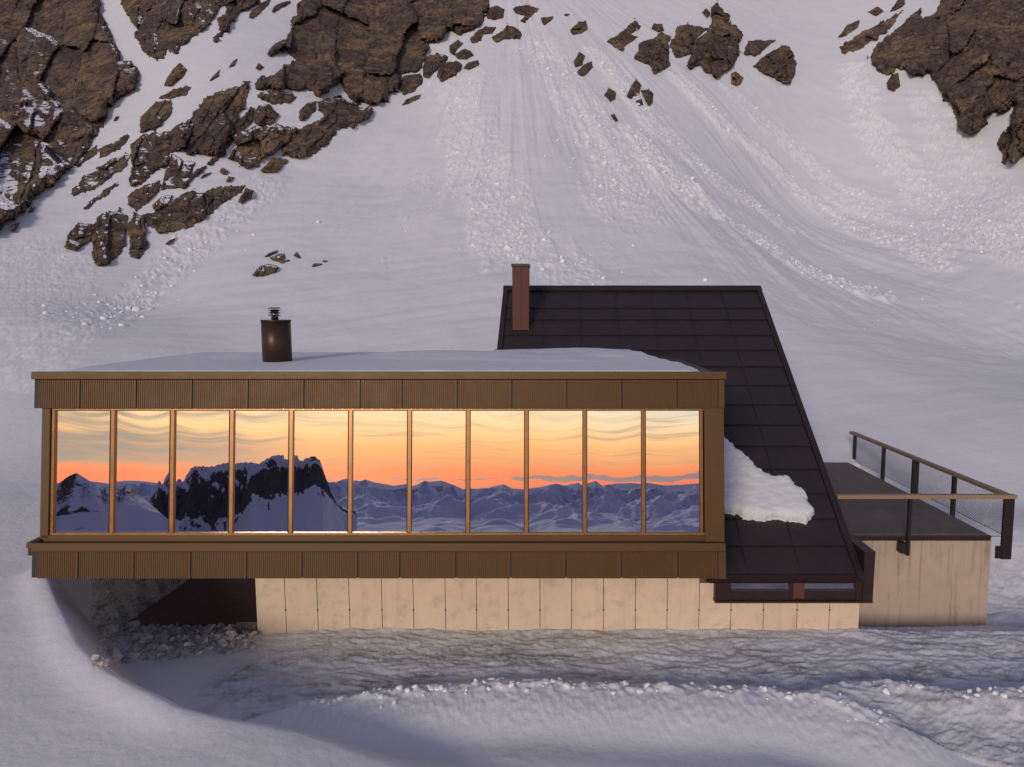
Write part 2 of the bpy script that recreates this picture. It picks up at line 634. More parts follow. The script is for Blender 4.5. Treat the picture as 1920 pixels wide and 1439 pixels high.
def base_height(x, y):
    """broad shape of the ground (no fine relief)"""
    x = np.atleast_1d(np.asarray(x, float))
    y = np.atleast_1d(np.asarray(y, float))
    z = s_prof(y)
    far = sst(45, 130, y)
    if VALLEY is not None:
        vm = (y > 38) & (y < 125) & (x < 10)
        if np.any(vm):
            vd, _ = poly_dist(x[vm], y[vm], VALLEY)
            g = 13.0 * (1 - np.exp(-np.sqrt(vd * vd + 1.5) / 8.0))
            z = z.copy()
            z[vm] += (0.21 * g - 2.0) * sst(40, 50, y[vm]) * sst(120, 95, y[vm]) * sst(10, -5, x[vm])
    u = x / np.maximum(y, 20)
    z = z + far * (9 * np.exp(-((u + 0.50) / 0.20) ** 2) + 4.5 * np.exp(-((u + 0.06) / 0.16) ** 2) - 7 * np.exp(-((u - 0.36) / 0.13) ** 2) + 9 * sst(0.5, 0.75, u) + 5 * sst(-0.6, -0.95, u))
    # the hill rises on the far left
    z = z + 2.2 * sst(-17, -34, x) * sst(18, 40, y) * (1 - far)
    sag = 2.5 * sst(5, 10, x) * sst(24, 31, y) * (1 - sst(38, 62, y))
    z = z - sag
    z = z - 9.0 * sst(6, 46, x) * sst(36, 62, y) * (1 - sst(95, 140, y))
    near = y < 34.0
    if np.any(near):
        xn, yn = x[near], y[near]
        zn = z[near]
        sg = sag[near]
        left = np.where(yn < 12, s_prof(yn) + 1.0, sum(np.interp(yn + k, [9, 12, 16, 19, 24, 28, 34, 40], [-9.1, -8.75, -8.4, -8.0, -7.4, -6.8, -5.2, -3.2]) for k in (-3.0, -2.0, -1.0, 0.0, 1.0, 2.0, 3.0)) / 7)
        left = left + np.clip(-xn - 12, 0, 20) * 0.03
        out_r = np.where(yn < 12, s_prof(yn), np.interp(yn, [12, 16, 20, 24, 28, 34], [-9.75, -9.68, -9.65, -8.3, -7.0, -5.0]))
        out_r = out_r + 0.55 * np.exp(-((yn - 12.2) / 2.4) ** 2) * sst(-3, 3, xn)
        wl = sst(0.5, -7.5, xn)
        outside = out_r * (1 - wl) + left * wl
        # hollow scooped around the hut
        fl = -9.78 - 0.42 * np.clip(yn - 20.4, 0, 2.3) * sst(6, 10, xn) - 0.25 * np.clip(yn - 20.2, 0, 2) * sst(-8, -10, xn)
        rub = np.clip((-xn - 14.25) * 0.75, 0, 1.6) * sst(20.3, 21.8, yn)
        fl = fl + rub
        fl = fl + (s_prof(yn) - sg - fl) * np.where(xn < 0, sst(25.5, 29.5, yn), sst(23.0, 30.0, yn)) * np.where(xn < 0, 1, sst(13, 15.5, xn))
        d, sd = poly_dist(xn, yn, CREST)
        d = d * -sd                           # positive outside (left and front)
        wall = sst(-1.35, 0.1, d)
        zz = fl * (1 - wall) + outside * wall
        lip = 0.20 * np.exp(-((d - 0.1) / 0.5) ** 2) * sst(-5, -9, xn)
        zz = zz + lip
        # undulating drift in front of the hollow
        rd, rs = poly_dist(xn, yn, RIDGE)
        rr = np.where(rs > 0, rd, rd * 0.38)
        zz = zz + 0.27 * np.exp(-(rr / 0.55) ** 2) - 0.16 * np.exp(-((rd * np.where(rs > 0, -1, 1) - 1.9) / 0.7) ** 2)
        rd2, rs2 = poly_dist(xn, yn, RIDGE2)
        zz = zz + 0.38 * np.exp(-(np.where(rs2 > 0, rd2, rd2 * 0.5) / 0.45) ** 2)
        b = sst(33.8, 25.0, yn)
        zn = zn * (1 - b) + zz * b
        # nothing pokes through the terrace
        foot = sst(7.5, 8.6, xn) * sst(15.1, 14.6, xn) * sst(35.0, 34.5, yn) * sst(21, 22.2, yn)
        zn = np.where(foot > 0, zn + foot * (np.minimum(zn, -8.6) - zn), zn)
        z = z.copy()
        z[near] = zn
    else:
        foot = sst(8.0, 8.6, x) * sst(15.1, 14.6, x) * sst(35.0, 34.5, y) * sst(21, 22.2, y)
        z = np.where(foot > 0, z + foot * (np.minimum(z, -8.6) - z), z)
    return z


def cast(px, py, t1=240.0):
    """where viewing rays first meet the broad ground: Y for each ray"""
    px = np.asarray(px, float)
    py = np.asarray(py, float)
    a, c = ray(px, py)
    Y = np.full(px.shape, np.nan)
    done = np.zeros(px.shape, bool)
    ys = np.concatenate([np.arange(10, 40, 0.4), np.arange(40, t1, 1.2)])
    prev = np.full(px.shape, 9.6)
    for yv in ys:
        act = ~done
        if not act.any():
            break
        hit = np.zeros(px.shape, bool)
        hit[act] = c[act] * yv < base_height(a[act] * yv, np.full(act.sum(), yv))
        if hit.any():
            lo, hi = prev[hit], np.full(hit.sum(), yv)
            for _ in range(10):
                mid = (lo + hi) / 2
                below = c[hit] * mid < base_height(a[hit] * mid, mid)
                hi = np.where(below, mid, hi)
                lo = np.where(below, lo, mid)
            Y[hit] = (lo + hi) / 2
            done |= hit
        prev[~done] = yv
    return np.where(np.isnan(Y), t1, Y)


def to_ground(pts):
    px = np.array([p[0] for p in pts], float)
    py = np.array([p[1] for p in pts], float)
    Y = cast(px, py)
    a, c = ray(px, py)
    return [(a[i] * Y[i], Y[i]) for i in range(len(pts))]


VALLEY = to_ground([(560, 300), (470, 375), (350, 470), (220, 575), (90, 690), (-80, 820)])
FLOWS = [(to_ground(p), w, s) for p, w, s in [
    ([(1190, 250), (1250, 330), (1340, 400), (1450, 465), (1560, 525), (1635, 552)], 3.0, 1.0),
    ([(1280, 150), (1350, 230), (1450, 310), (1570, 400), (1680, 455), (1770, 500)], 2.6, 0.9),
    ([(1600, 130), (1630, 240), (1720, 340), (1830, 425), (1930, 490)], 3.4, 0.8),
    ([(860, 150), (880, 250), (905, 340), (940, 430), (1000, 480), (1080, 520)], 4.2, 0.55),
    ([(1010, 80), (1080, 190), (1150, 290), (1180, 390)], 5.0, 0.6),
    ([(500, 345), (420, 410), (330, 480), (200, 590), (60, 700), (-60, 790)], 2.4, 0.5),
    ([(1120, 100), (1220, 230), (1330, 330), (1470, 420)], 3.0, 0.7),
    ([(1380, 180), (1500, 290), (1640, 390), (1800, 450)], 3.0, 0.6),
    ([(40, 470), (90, 560), (60, 660), (0, 730)], 5.0, 0.3),
    ([(1750, 180), (1800, 300), (1880, 380), (1960, 430)], 4.0, 0.6),
]]
APX, APY = -13.0, 178.0


def fine_height(x, y):
    """small relief on top of base_height: returns dz, debris mask, dirt mask"""
    dz = np.zeros(x.shape)
    deb = np.zeros(x.shape)
    dirt = np.zeros(x.shape)
    far = sst(34, 60, y)
    dz += far * (0.45 * fbm(x / 26, y / 26, 3, 1) + 0.05 * fbm(x / 2.4, y / 2.4, 3, 2))
    dz += (1 - far) * (0.07 * fbm(x / 4.5, y / 4.5, 2, 5) + 0.007 * fbm(x / 0.6, y / 0.45, 3, 6))
    # runnels running straight down the fall line from the gully mouth
    phi = np.arctan2(x - APX, APY - y)
    r = np.hypot(x - APX, APY - y)
    m = sst(48, 75, y)
    mr = m * sst(-0.25, 0.1, phi) * (0.15 + 0.85 * sst(0.72, 0.42, phi))
    run = fbm(phi * 24, r * 0.012, 4, 20, 0.6)
    brk = sst(-0.35, 0.45, fbm(phi * 7, r * 0.035, 3, 28))
    dz += mr * (0.06 + 0.24 * brk) * run + mr * 0.05 * fbm(phi * 60, r * 0.11, 3, 29)
    dz += m * (1 - mr) * 0.10 * fbm(phi * 30, r * 0.02, 3, 25)
    # wind ripples
    rip = sst(30, 50, y) * sst(110, 80, y)
    dz += rip * 0.05 * fbm(x / 9 + y / 30, (y - 0.35 * x) / 1.6, 3, 33)
    lump = np.abs(perlin(x / 0.62, y / 0.8, 40)) + 0.6 * np.abs(perlin(x / 0.3, y / 0.4, 43)) + 0.45 * np.abs(perlin(x / 1.9, y / 2.3, 47))
    lo = y > 34
    for pts, w, s in FLOWS:
        xs = [p[0] for p in pts]
        ys_ = [p[1] for p in pts]
        box = lo & (x > min(xs) - 3 * w) & (x < max(xs) + 3 * w) & (y > min(ys_) - 3 * w) & (y < max(ys_) + 3 * w)
        if not box.any():
            continue
        d, _ = poly_dist(x[box], y[box], pts)
        d = d + w * 0.55 * fbm(phi[box] * 40, r[box] * 0.03, 3, 50) + 0.5 * fbm(x[box] / 2, y[box] / 2, 2, 52)
        mm = s * sst(w * 1.0, w * 0.55, d)
        deb[box] = np.maximum(deb[box], mm)
    dz += deb * (0.22 + 0.42 * (lump - 0.45)) * sst(30, 85, y) ** 0.5
    deb2 = deb * sst(0.25, 0.75, lump)
    spk = sst(0.30, 0.6, fbm(x / 7, y / 7, 3, 60)) * m * sst(-0.2, 0.05, phi)
    dz += spk * 0.28 * np.clip(lump - 0.55, 0, 1)
    # rough dirty ice in the hollow, chunks along the ploughed ridge
    n = (y < 34) & (y > 12)
    if n.any():
        xn, yn = x[n], y[n]
        rd, rs = poly_dist(xn, yn, RIDGE)
        rd2, rs2 = poly_dist(xn, yn, RIDGE2)
        inside = sst(0.05, 0.7, np.where(rs > 0, rd, -rd)) * sst(-9.9, -8.6, xn + 0.5 * fbm(xn, yn, 2, 69)) * sst(24.5, 22.5, yn)
        rightside = sst(10.5, 13, xn) * sst(17.3, 18.6, yn) * sst(30, 24, yn)
        rough = np.maximum(inside, rightside * 0.9)
        sx = xn * 0.9 + yn * 0.3
        rg = ridged(sx / 0.75, yn / 0.34, 4, 70, 0.65) - 0.95
        dz[n] += rough * 0.032 * rg + rough * 0.06 * fbm(xn / 1.8, yn / 0.9, 2, 72)
        edge = np.exp(-(rd / 0.28) ** 2) + 0.6 * np.exp(-(rd2 / 0.35) ** 2)
        ch = np.maximum(perlin(xn / 0.22, yn / 0.2, 80), 0) + np.maximum(perlin(xn / 0.5, yn / 0.4, 83), 0)
        dz[n] += edge * 0.11 * ch
        tex = np.where(rs < 0, 1, 0) * np.exp(-((rd - 0.6) / 0.9) ** 2)
        dz[n] += tex * 0.022 * fbm(xn / 0.16, yn / 0.28, 2, 88)
        pat = sst(-0.5, 0.6, fbm(xn / 3.4 + 3, yn / 1.1, 4, 90, 0.65)) * (0.45 + 0.55 * sst(20.4, 18.6, yn))
        dirt[n] = np.clip(rough * (0.25 + 0.75 * pat) * (1 - 0.6 * sst(0.25, 0.6, rg)), 0, 1)
        rub = sst(-14.1, -14.4, xn) * sst(20.9, 21.6, yn) * sst(-16.4, -15.7, xn + 0.4 * fbm(xn, yn, 2, 97)) * sst(27, 25, yn)
        dirt[n] = np.maximum(dirt[n], rub * 0.35)
        dz[n] += rub * 0.16 * fbm(xn / 0.45, yn / 0.45, 3, 95)
    return dz, deb2, dirt


def build_ground():
    # rows: dense where the slope is seen, spacing follows the fall of the ground
    yt = np.linspace(11.5, 170, 6000)
    zt = s_prof(yt)
    el = np.unwrap(np.arctan2(zt, yt))
    key = np.maximum.accumulate(el) + np.linspace(0, 0.12, len(yt))
    rows = np.interp(np.linspace(key[0], key[-1], 860), key, yt)
    rows = np.concatenate([-420 + 431 * np.linspace(0, 1, 55)[:-1] ** 0.6, rows, np.linspace(171, 290, 50)])
    uc = np.concatenate([np.linspace(-2.4, -0.97, 24)[:-1], np.linspace(-0.97, 0.82, 1180), np.linspace(0.82, 2.2, 24)[1:]])
    w = np.where(rows >= 12, rows, 12 + (12 - rows) * 1.1)
    X = uc[None, :] * w[:, None]
    Yg = np.repeat(rows[:, None], len(uc), 1)
    x, y = X.ravel(), Yg.ravel()
    z = base_height(x, y)
    f, deb, dirt = fine_height(x, y)
    z = z + f
    me = np_mesh('snow_slope', np.stack([x, y, z], 1), grid_faces(*X.shape), [M['snow']], True, dict(debris=deb, dirt=dirt))
    o = link_mesh('snow_slope', me)
    tag(o, 'snow covered mountainside rising behind the hut and falling away in front', None, None, 'structure')
    return o


build_ground()


def ground_z(x, y):
    x, y = np.atleast_1d(np.asarray(x, float)), np.atleast_1d(np.asarray(y, float))
    return base_height(x, y) + fine_height(x, y)[0]
# ------------------------------------------------------------------ the hut
LEAN = R(7.0)
OF = P(709, 892, 18.5)
FX = Vector((1, 0, 0))
FZ = Vector((0, math.sin(LEAN), math.cos(LEAN)))
FN = Vector((0, -math.cos(LEAN), math.sin(LEAN)))       # out of the facade


def fr(a, n, b):
    """facade frame: a along, n OUT of the facade (negative = in), b up the lean"""
    return OF + FX * a + FN * n + FZ * b


def F(px, py, n=0.0):
    a, c = ray(px, py)
    d = Vector((a, 1, c))
    o = OF + FN * n
    t = FN.dot(o) / FN.dot(d)
    p = d * t - o
    return p.dot(FX), p.dot(FZ)


HUT0 = Vector((0, 24, -9.7))
hut = empty('mountain_hut', HUT0, 'bronze clad mountain hut with long mirrored glass front, dark sloping roof and concrete base', 'mountain hut')


def fbox(mb, x0, x1, y0, y1, n0, n1, m=0, nref=None):
    """box given by photo rectangle (measured at depth nref) and depth range n0..n1"""
    nr = n1 if nref is None else nref
    a0 = F(x0, (y0 + y1) / 2, nr)[0]
    a1 = F(x1, (y0 + y1) / 2, nr)[0]
    b1 = F(1055, y0, nr)[1]
    b0 = F(1055, y1, nr)[1]
    mb.box(a0, a1, n0, n1, b0, b1, m, fr)


GL = -0.22          # glass plane
# --- fascias
fa = MB()
fbox(fa, 58, 1362.5, 697, 711.5, -0.35, 0.10)
fa.build('roof_edge_cap', M['bronze'], hut, bevel=0.012)
fa = MB()
fbox(fa, 63, 1358, 711.5, 766, -0.34, -0.03, nref=0)
fa.build('upper_fascia', M['bronze_dark'], hut)
fa = MB()
fbox(fa, 1347, 1358, 712, 765, -0.03, 0.03, nref=0)
fa.build('corner_trim', M['bronze'], hut, bevel=0.008)
LOWN = 0.16
fa = MB()
fbox(fa, 57, 1361, 1019, 1035, LOWN - 0.05, LOWN + 0.06)
fa.build('lower_edge_cap', M['bronze'], hut, bevel=0.012)
fa = MB()
fbox(fa, 58, 1359, 1034, 1084, -0.30, LOWN - 0.03, nref=LOWN)
fa.build('lower_fascia', M['bronze_dark'], hut)
fa = MB()
fbox(fa, 1347, 1361, 1035, 1085.5, LOWN - 0.03, LOWN + 0.03, nref=LOWN)
fa.build('corner_trim', M['bronze'], hut, bevel=0.008)


def ribbed(x0, x1, y0, y1, n, parent):
    a0, b1 = F(x0 + 1.7, (y0 + y1) / 2, n)[0], F(1055, y0 + 0.6, n)[1]
    a1, b0 = F(x1 - 1.7, (y0 + y1) / 2, n)[0], F(1055, y1, n)[1]
    rim = 0.02
    k = max(3, int(round((a1 - a0 - 2 * rim) / 0.058)))
    pt = (a1 - a0 - 2 * rim) / k
    prof = [(a0, -0.035), (a0, 0.0), (a0 + rim, 0.0)]
    for i in range(k):
        s = a0 + rim + i * pt
        prof += [(s + pt * 0.10, -0.015), (s + pt * 0.42, -0.015), (s + pt * 0.55, 0.0), (s + pt * 0.98, 0.0)]
    prof += [(a1, 0.0), (a1, -0.035)]
    mb = MB()
    nn = len(prof)
    vs = [fr(p[0], n + p[1], b0) for p in prof] + [fr(p[0], n + p[1], b1) for p in prof]
    fs = [(i, i + 1, i + 1 + nn, i + nn) for i in range(nn - 1)]
    mb.add(vs, fs)
    return mb.build('cladding_panel', M['bronze'], parent)


ux = [73, 150.5, 256, 361, 466, 570.5, 676, 754.5, 858, 960, 1063, 1166, 1270, 1347]
for a, b in zip(ux[:-1], ux[1:]):
    ribbed(a, b, 712, 765.5, 0.0, hut)
lx = [69, 147, 252, 358, 463, 567, 671, 750, 855, 958, 1061.5, 1165.5, 1271, 1347]
for a, b in zip(lx[:-1], lx[1:]):
    ribbed(a, b, 1035, 1085, LOWN, hut)

# --- window band
mb = MB()
fbox(mb, 76.5, 92, 766, 1010, -0.5, -0.10)
mb.build('corner_post', M['bronze'], hut, bevel=0.01)
mb = MB()
fbox(mb, 1322, 1358, 765.5, 1017, -0.4, -0.02)
mb.build('corner_panel', M['bronze'], hut, bevel=0.008)
mx_ = [98, 210, 322, 433.5, 545, 656.5, 767.5, 877.5, 987, 1096.5, 1206.5, 1315.5]


def screws(mb, x0, x1, yc, n, k):
    for i in range(k):
        x = x0 + (x1 - x0) * (i + 0.5) / k
        a, b = F(x, yc, n)
        mb.tube(fr(a, n - 0.004, b), fr(a, n + 0.012, b), 0.014, 0.010, 8, 1)


mb = MB()
fbox(mb, 92, 1322, 765.6, 769.5, GL - 0.08, GL + 0.07)
screws(mb, 100, 1314, 767.6, GL + 0.07, 66)
mb.build('head_rail', [M['frame'], M['steel']], hut)
mb = MB()
fbox(mb, 92, 1322, 999.5, 1004.5, GL - 0.08, GL + 0.07)
screws(mb, 100, 1314, 1002, GL + 0.07, 66)
mb.build('sill_rail', [M['frame'], M['steel']], hut)
for i, x in enumerate(mx_):
    mb = MB()
    w = 3.4 if 0 < i < 11 else 2.6
    fbox(mb, x - w, x + w, 769.5, 999.5, GL - 0.08, GL + 0.065)
    mb.build('mullion', M['frame'], hut, bevel=0.006)
for i in range(11):
    x0, x1 = mx_[i] + 3.2, mx_[i + 1] - 3.2
    a0, a1 = F(x0, 885, GL)[0], F(x1, 885, GL)[0]
    b1, b0 = F(1055, 769.3, GL)[1], F(1055, 999.8, GL)[1]
    # a dark rubber gasket round each pane
    mb = MB()
    g = 0.022
    for r in ((a0, a0 + g, b0, b1), (a1 - g, a1, b0, b1), (a0 + g, a1 - g, b0, b0 + g), (a0 + g, a1 - g, b1 - g, b1)):
        mb.box(r[0], r[1], GL - 0.02, GL + 0.018, r[2], r[3], 0, fr)
    # sealed unit, slightly bulged by the thin mountain air
    n = 25
    aa = np.linspace(-1, 1, n)
    bow = 0.0034 + 0.0012 * math.sin(i * 2.3)
    skew = 0.12 * math.sin(i * 1.7 + 1)
    vs, fs = [], []
    for jb in range(n):
        for ja in range(n):
            s, t = aa[ja], aa[jb]
            w = bow * (1 - (s - skew * 0.5) ** 2 * 0.75) * (1 - t * t) + 0.0007 * math.sin(2.2 * s + 1.9 * t + i)
            vs.append(fr(a0 + 0.01 + (a1 - a0 - 0.02) * (s + 1) / 2, GL + w, b0 + 0.01 + (b1 - b0 - 0.02) * (t + 1) / 2))
    for jb in range(n - 1):
        for ja in range(n - 1):
            q = jb * n + ja
            fs.append((q, q + 1, q + n + 1, q + n))
    pm = MB()
    pm.add(vs, fs)
    po = pm.build('window_pane', M['glass'], hut, smooth_=True)
    # outward normals
    mb.build('gasket', M['dark'], po)
mb = MB()
fbox(mb, 77, 1324, 1004.5, 1016, -0.45, -0.10)
mb.build('sill_beam', M['bronze'], hut, bevel=0.008)
# gutter behind the lower cap
mb = MB()
a0, a1 = F(58, 1020, 0)[0], F(1360, 1020, 0)[0]
bt = F(1055, 1019, LOWN)[1]
mb.box(a0, a1, -0.44, LOWN - 0.06, bt - 0.35, bt - 0.09, 0, fr)
mb.build('gutter', M['dark'], hut)
mb = MB()
l0 = F(52, 1017, LOWN)[0]
l1 = F(78, 1010, 0)[0]
mb.hexa([fr(l0, LOWN + 0.05, bt - 0.12), fr(l0 + 0.14, LOWN + 0.05, bt - 0.12), fr(l1, -0.42, bt - 0.02), fr(l0, -0.42, bt - 0.02),
         fr(l0, LOWN + 0.05, bt + 0.02), fr(l0 + 0.14, LOWN + 0.05, bt + 0.02), fr(l1, -0.42, bt + 0.12), fr(l0, -0.42, bt + 0.12)])
mb.build('end_flashing', M['bronze'], hut)

# --- shell of the glass wing
XL, XR = F(63, 740, 0)[0] + OF.x + 0.02, F(1357, 740, 0)[0] + OF.x - 0.02
ztop = fr(0, 0, F(1055, 697, 0.1)[1]).z
zbot = fr(0, 0, F(1055, 1085, LOWN)[1]).z
YB = 27.6
yt_f = fr(0, -0.36, F(1055, 700, 0)[1]).y
yb_f = fr(0, -0.32, F(1055, 1080, LOWN)[1]).y
ROOFZ = ztop - 0.10
mb = MB()
mb.prism_x([(yt_f, ROOFZ - 0.5), (yt_f, ROOFZ), (YB, ROOFZ), (YB, ROOFZ - 0.5)], XL, XR)
mb.build('flat_roof', M['roof'], hut)
mb = MB()
mb.prism_x([(yb_f, zbot), (yb_f, zbot + 0.55), (YB, zbot + 0.55), (YB, zbot)], XL, XR)
mb.build('floor_slab', M['dark'], hut)
for xa, xb in ((XL, XL + 0.25), (XR - 0.25, XR)):
    mb = MB()
    yl, yu = yb_f + 0.02, yt_f + 0.02
    mb.prism_x([(yl, zbot + 0.56), (yu, ROOFZ - 0.51), (YB - 0.3, ROOFZ - 0.51), (YB - 0.3, zbot + 0.56)], xa, xb)
    mb.build('side_wall', M['bronze'], hut)
mb = MB()
mb.box(XL, XR, YB - 0.29, YB, zbot + 0.56, ROOFZ - 0.51)
mb.build('back_wall', M['bronze'], hut)
mb = MB()
mb.box(XL + 0.27, XR - 0.27, 23.0, 23.2, zbot + 0.56, ROOFZ - 0.52)
mb.build('room_wall', M['room'], hut)

# --- concrete base under the glass wing
YC = 20.45
XC0 = (480 - PX0) / FOC * YC / (CP + (PY0 - 1130) / FOC * SP)
XG = 9.17                                         # right side of the sloping roof
kx = YC / (CP + (PY0 - 1130) / FOC * SP) / FOC
seams = [480, 535, 595, 655, 716, 775, 835, 893.5, 953, 1012.5, 1072, 1131.5, 1191.5, 1251, 1311, 1371, 1432, 1495, 1556, 1612]
mb = MB()
zc1 = zbot - 0.01
XCUT = XR + 0.04
zc2 = -8.25
mb.box(XC0 + 0.05, XCUT - 0.02, YC + 0.02, 27.5, -11.5, zc1, 1)
mb.box(XCUT - 0.02, XG - 0.15, YC + 0.02, 21.5, -11.5, zc2, 1)
for a, b in zip(seams[:-1], seams[1:]):
    xa, xb = (a - PX0) * kx, (b - PX0) * kx
    mb.box(xa + 0.011, xb - 0.011, YC, YC + 0.019, -11.5, (zc1 if xb < XCUT else zc2) - 0.01, 0)
for s in seams[1:-1]:
    x = (s - PX0) * kx
    z = P(s, 1144, YC).z
    mb.tube((x, YC + 0.01, z), (x, YC - 0.004, z), 0.032, 0.030, 10, 1)
mb.build('concrete_base', [M['conc'], M['seam']], hut)
# rust brown recess under the cantilever
mb = MB()
XD0 = -14.3
mb.box(XD0, XC0 + 0.04, 21.45, 27.0, -11.5, -10.06)
mb.build('platform', M['rust'], hut)
mb = MB()
mb.box(XC0 - 1.1, XC0, YC + 0.25, 21.44, -11.0, -9.98)
mb.build('footing', M['conc'], hut)

# --- dark sloping roof
YE, ZE = 20.1, -7.972
SL = 0.7774
YR = 31.99
ZR = ZE + SL * (YR - YE)
XA0, XA1 = -2.72, 9.17
sl_ang = math.atan(SL)
DU = Vector((0, math.cos(sl_ang), math.sin(sl_ang)))
DN = Vector((0, -math.sin(sl_ang), math.cos(sl_ang)))
LEN = (YR - YE) / math.cos(sl_ang)


def rf(x, s, n):
    return Vector((x, YE, ZE)) + DU * s + DN * n


mb = MB()
YK = YR + 3.6
ZK = ZR - 3.4
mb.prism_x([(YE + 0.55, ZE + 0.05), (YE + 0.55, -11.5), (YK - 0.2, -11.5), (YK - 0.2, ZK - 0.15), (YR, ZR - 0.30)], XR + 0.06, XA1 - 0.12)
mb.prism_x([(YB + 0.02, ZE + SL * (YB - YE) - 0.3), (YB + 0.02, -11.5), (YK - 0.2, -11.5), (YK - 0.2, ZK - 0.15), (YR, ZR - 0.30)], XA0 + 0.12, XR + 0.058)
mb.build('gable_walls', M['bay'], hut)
mb = MB()
SEM = (ROOFZ - 0.35 - ZE) / math.sin(sl_ang)          # where the slope leaves the flat roof
for xa, xb, sa in ((XA0, XCUT - 0.005, SEM), (XCUT, XA1, 0.0)):
    mb.hexa([rf(xa, sa, -0.16), rf(xb, sa, -0.16), rf(xb, LEN, -0.16), rf(xa, LEN, -0.16), rf(xa, sa, -0.02), rf(xb, sa, -0.02), rf(xb, LEN, -0.02), rf(xa, LEN, -0.02)])
mb.hexa([(XA0, YR, ZR - 0.2), (XA1, YR, ZR - 0.2), (XA1, YK, ZK - 0.14), (XA0, YK, ZK - 0.14), (XA0, YR, ZR - 0.02), (XA1, YR, ZR - 0.02), (XA1, YK, ZK), (XA0, YK, ZK)])
mb.build('sloping_roof', M['rooftrim'], hut)
# sheets in courses; seams read from the photograph and equalised
rows_px = [1070, 1025, 974, 926, 881, 838, 798, 760, 724, 689, 658, 630, 601, 579, 553]


def roof_s(px, py):
    a, c = ray(px, py)
    Y = (ZE - SL * YE) / (c - SL)
    return (Y - YE) / math.cos(sl_ang)


cs = [roof_s(1055, y) for y in rows_px]
cs[0] = 0.12
mb = MB()
colx = np.linspace(XA0 + 0.22, XA1 - 0.22, 8)
rr_ = random.Random(5)
for i in range(len(cs) - 1):
    for j in range(7):
        x0, x1 = colx[j] + 0.012, colx[j + 1] - 0.012
        if cs[i] < SEM:
            x0 = max(x0, XCUT + 0.01)
            if x1 - x0 < 0.05:
                continue
        lo = 0.034 + rr_.uniform(0, 0.006)
        q = [rf(x0, cs[i], -0.018), rf(x1, cs[i], -0.018), rf(x1, cs[i + 1] - 0.02, -0.018), rf(x0, cs[i + 1] - 0.02, -0.018),
             rf(x0, cs[i], lo + 0.02), rf(x1, cs[i], lo + 0.02 + rr_.uniform(-.004, .004)), rf(x1, cs[i + 1] - 0.02, 0.006), rf(x0, cs[i + 1] - 0.02, 0.006)]
        mb.hexa(q)
    # narrow standing seam between columns
for j in range(1, 7):
    mb.bar(rf(colx[j], 0.12 if colx[j] > XCUT else SEM, 0.024), rf(colx[j], LEN - 0.3, 0.024), 0.035, 0.085, up=tuple(DN))
mb.build('roof_sheets', M['roof'], hut)
for xa in (XA0, XA1):
    mb = MB()
    x0, x1 = (xa - 0.02, xa + 0.20) if xa < 0 else (xa - 0.20, xa + 0.02)
    sb = -0.02 if xa > 0 else SEM - 0.3
    mb.hexa([rf(x0, sb, -0.2), rf(x1, sb, -0.2), rf(x1, LEN, -0.2), rf(x0, LEN, -0.2), rf(x0, sb, 0.07), rf(x1, sb, 0.07), rf(x1, LEN, 0.07), rf(x0, LEN, 0.07)])
    mb.build('verge_trim', M['rooftrim'], hut, bevel=0.01)
mb = MB()
mb.hexa([rf(XA0 - 0.03, LEN - 0.28, 0.0), rf(XA1 + 0.03, LEN - 0.28, 0.0), rf(XA1 + 0.03, LEN + 0.06, 0.0), rf(XA0 - 0.03, LEN + 0.06, 0.0),
         rf(XA0 - 0.03, LEN - 0.28, 0.09), rf(XA1 + 0.03, LEN - 0.28, 0.09), rf(XA1 + 0.03, LEN + 0.06, 0.10), rf(XA0 - 0.03, LEN + 0.06, 0.10)])
mb.build('ridge_cap', M['rooftrim'], hut, bevel=0.01)
mb = MB()
mb.hexa([rf(XCUT + 0.01, -0.04, -0.22), rf(XA1 - 0.21, -0.04, -0.22), rf(XA1 - 0.21, 0.10, -0.22), rf(XCUT + 0.01, 0.10, -0.22),
         rf(XCUT + 0.01, -0.04, 0.05), rf(XA1 - 0.21, -0.04, 0.05), rf(XA1 - 0.21, 0.10, 0.05), rf(XCUT + 0.01, 0.10, 0.05)])
mb.build('eaves_trim', M['bay'], hut)

# --- window bay under the eaves
YBAY = 20.22
kb = YBAY / (CP + (PY0 - 1105) / FOC * SP) / FOC


def bx_(px):
    return (px - PX0) * kb


def bz_(py, Y=YBAY):
    return P(1055, py, Y).z


zb0, zb1 = bz_(1130), ZE - 0.13
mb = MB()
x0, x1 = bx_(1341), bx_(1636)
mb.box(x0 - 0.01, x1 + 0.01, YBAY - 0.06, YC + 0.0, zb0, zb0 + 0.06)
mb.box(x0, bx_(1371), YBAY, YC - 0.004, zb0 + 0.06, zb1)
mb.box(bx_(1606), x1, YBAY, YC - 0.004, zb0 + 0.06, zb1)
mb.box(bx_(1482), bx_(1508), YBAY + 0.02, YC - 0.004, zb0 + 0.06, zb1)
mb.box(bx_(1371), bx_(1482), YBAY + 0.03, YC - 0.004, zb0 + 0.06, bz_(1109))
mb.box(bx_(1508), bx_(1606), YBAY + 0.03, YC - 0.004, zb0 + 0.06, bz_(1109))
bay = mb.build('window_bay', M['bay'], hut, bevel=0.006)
mb = MB()
mb.box(bx_(1487), bx_(1508), YBAY - 0.02, YBAY + 0.019, bz_(1122), zb1 - 0.02)
mb.build('shutter_post', M['copper'], bay)
for pa, pb in ((1371, 1482), (1508, 1606)):
    mb = MB()
    mb.box(bx_(pa) + 0.003, bx_(pb) - 0.003, YBAY + 0.12, YBAY + 0.14, bz_(1109) + 0.002, zb1 - 0.002)
    mb.build('window_pane', M['glass'], bay)
mb = MB()
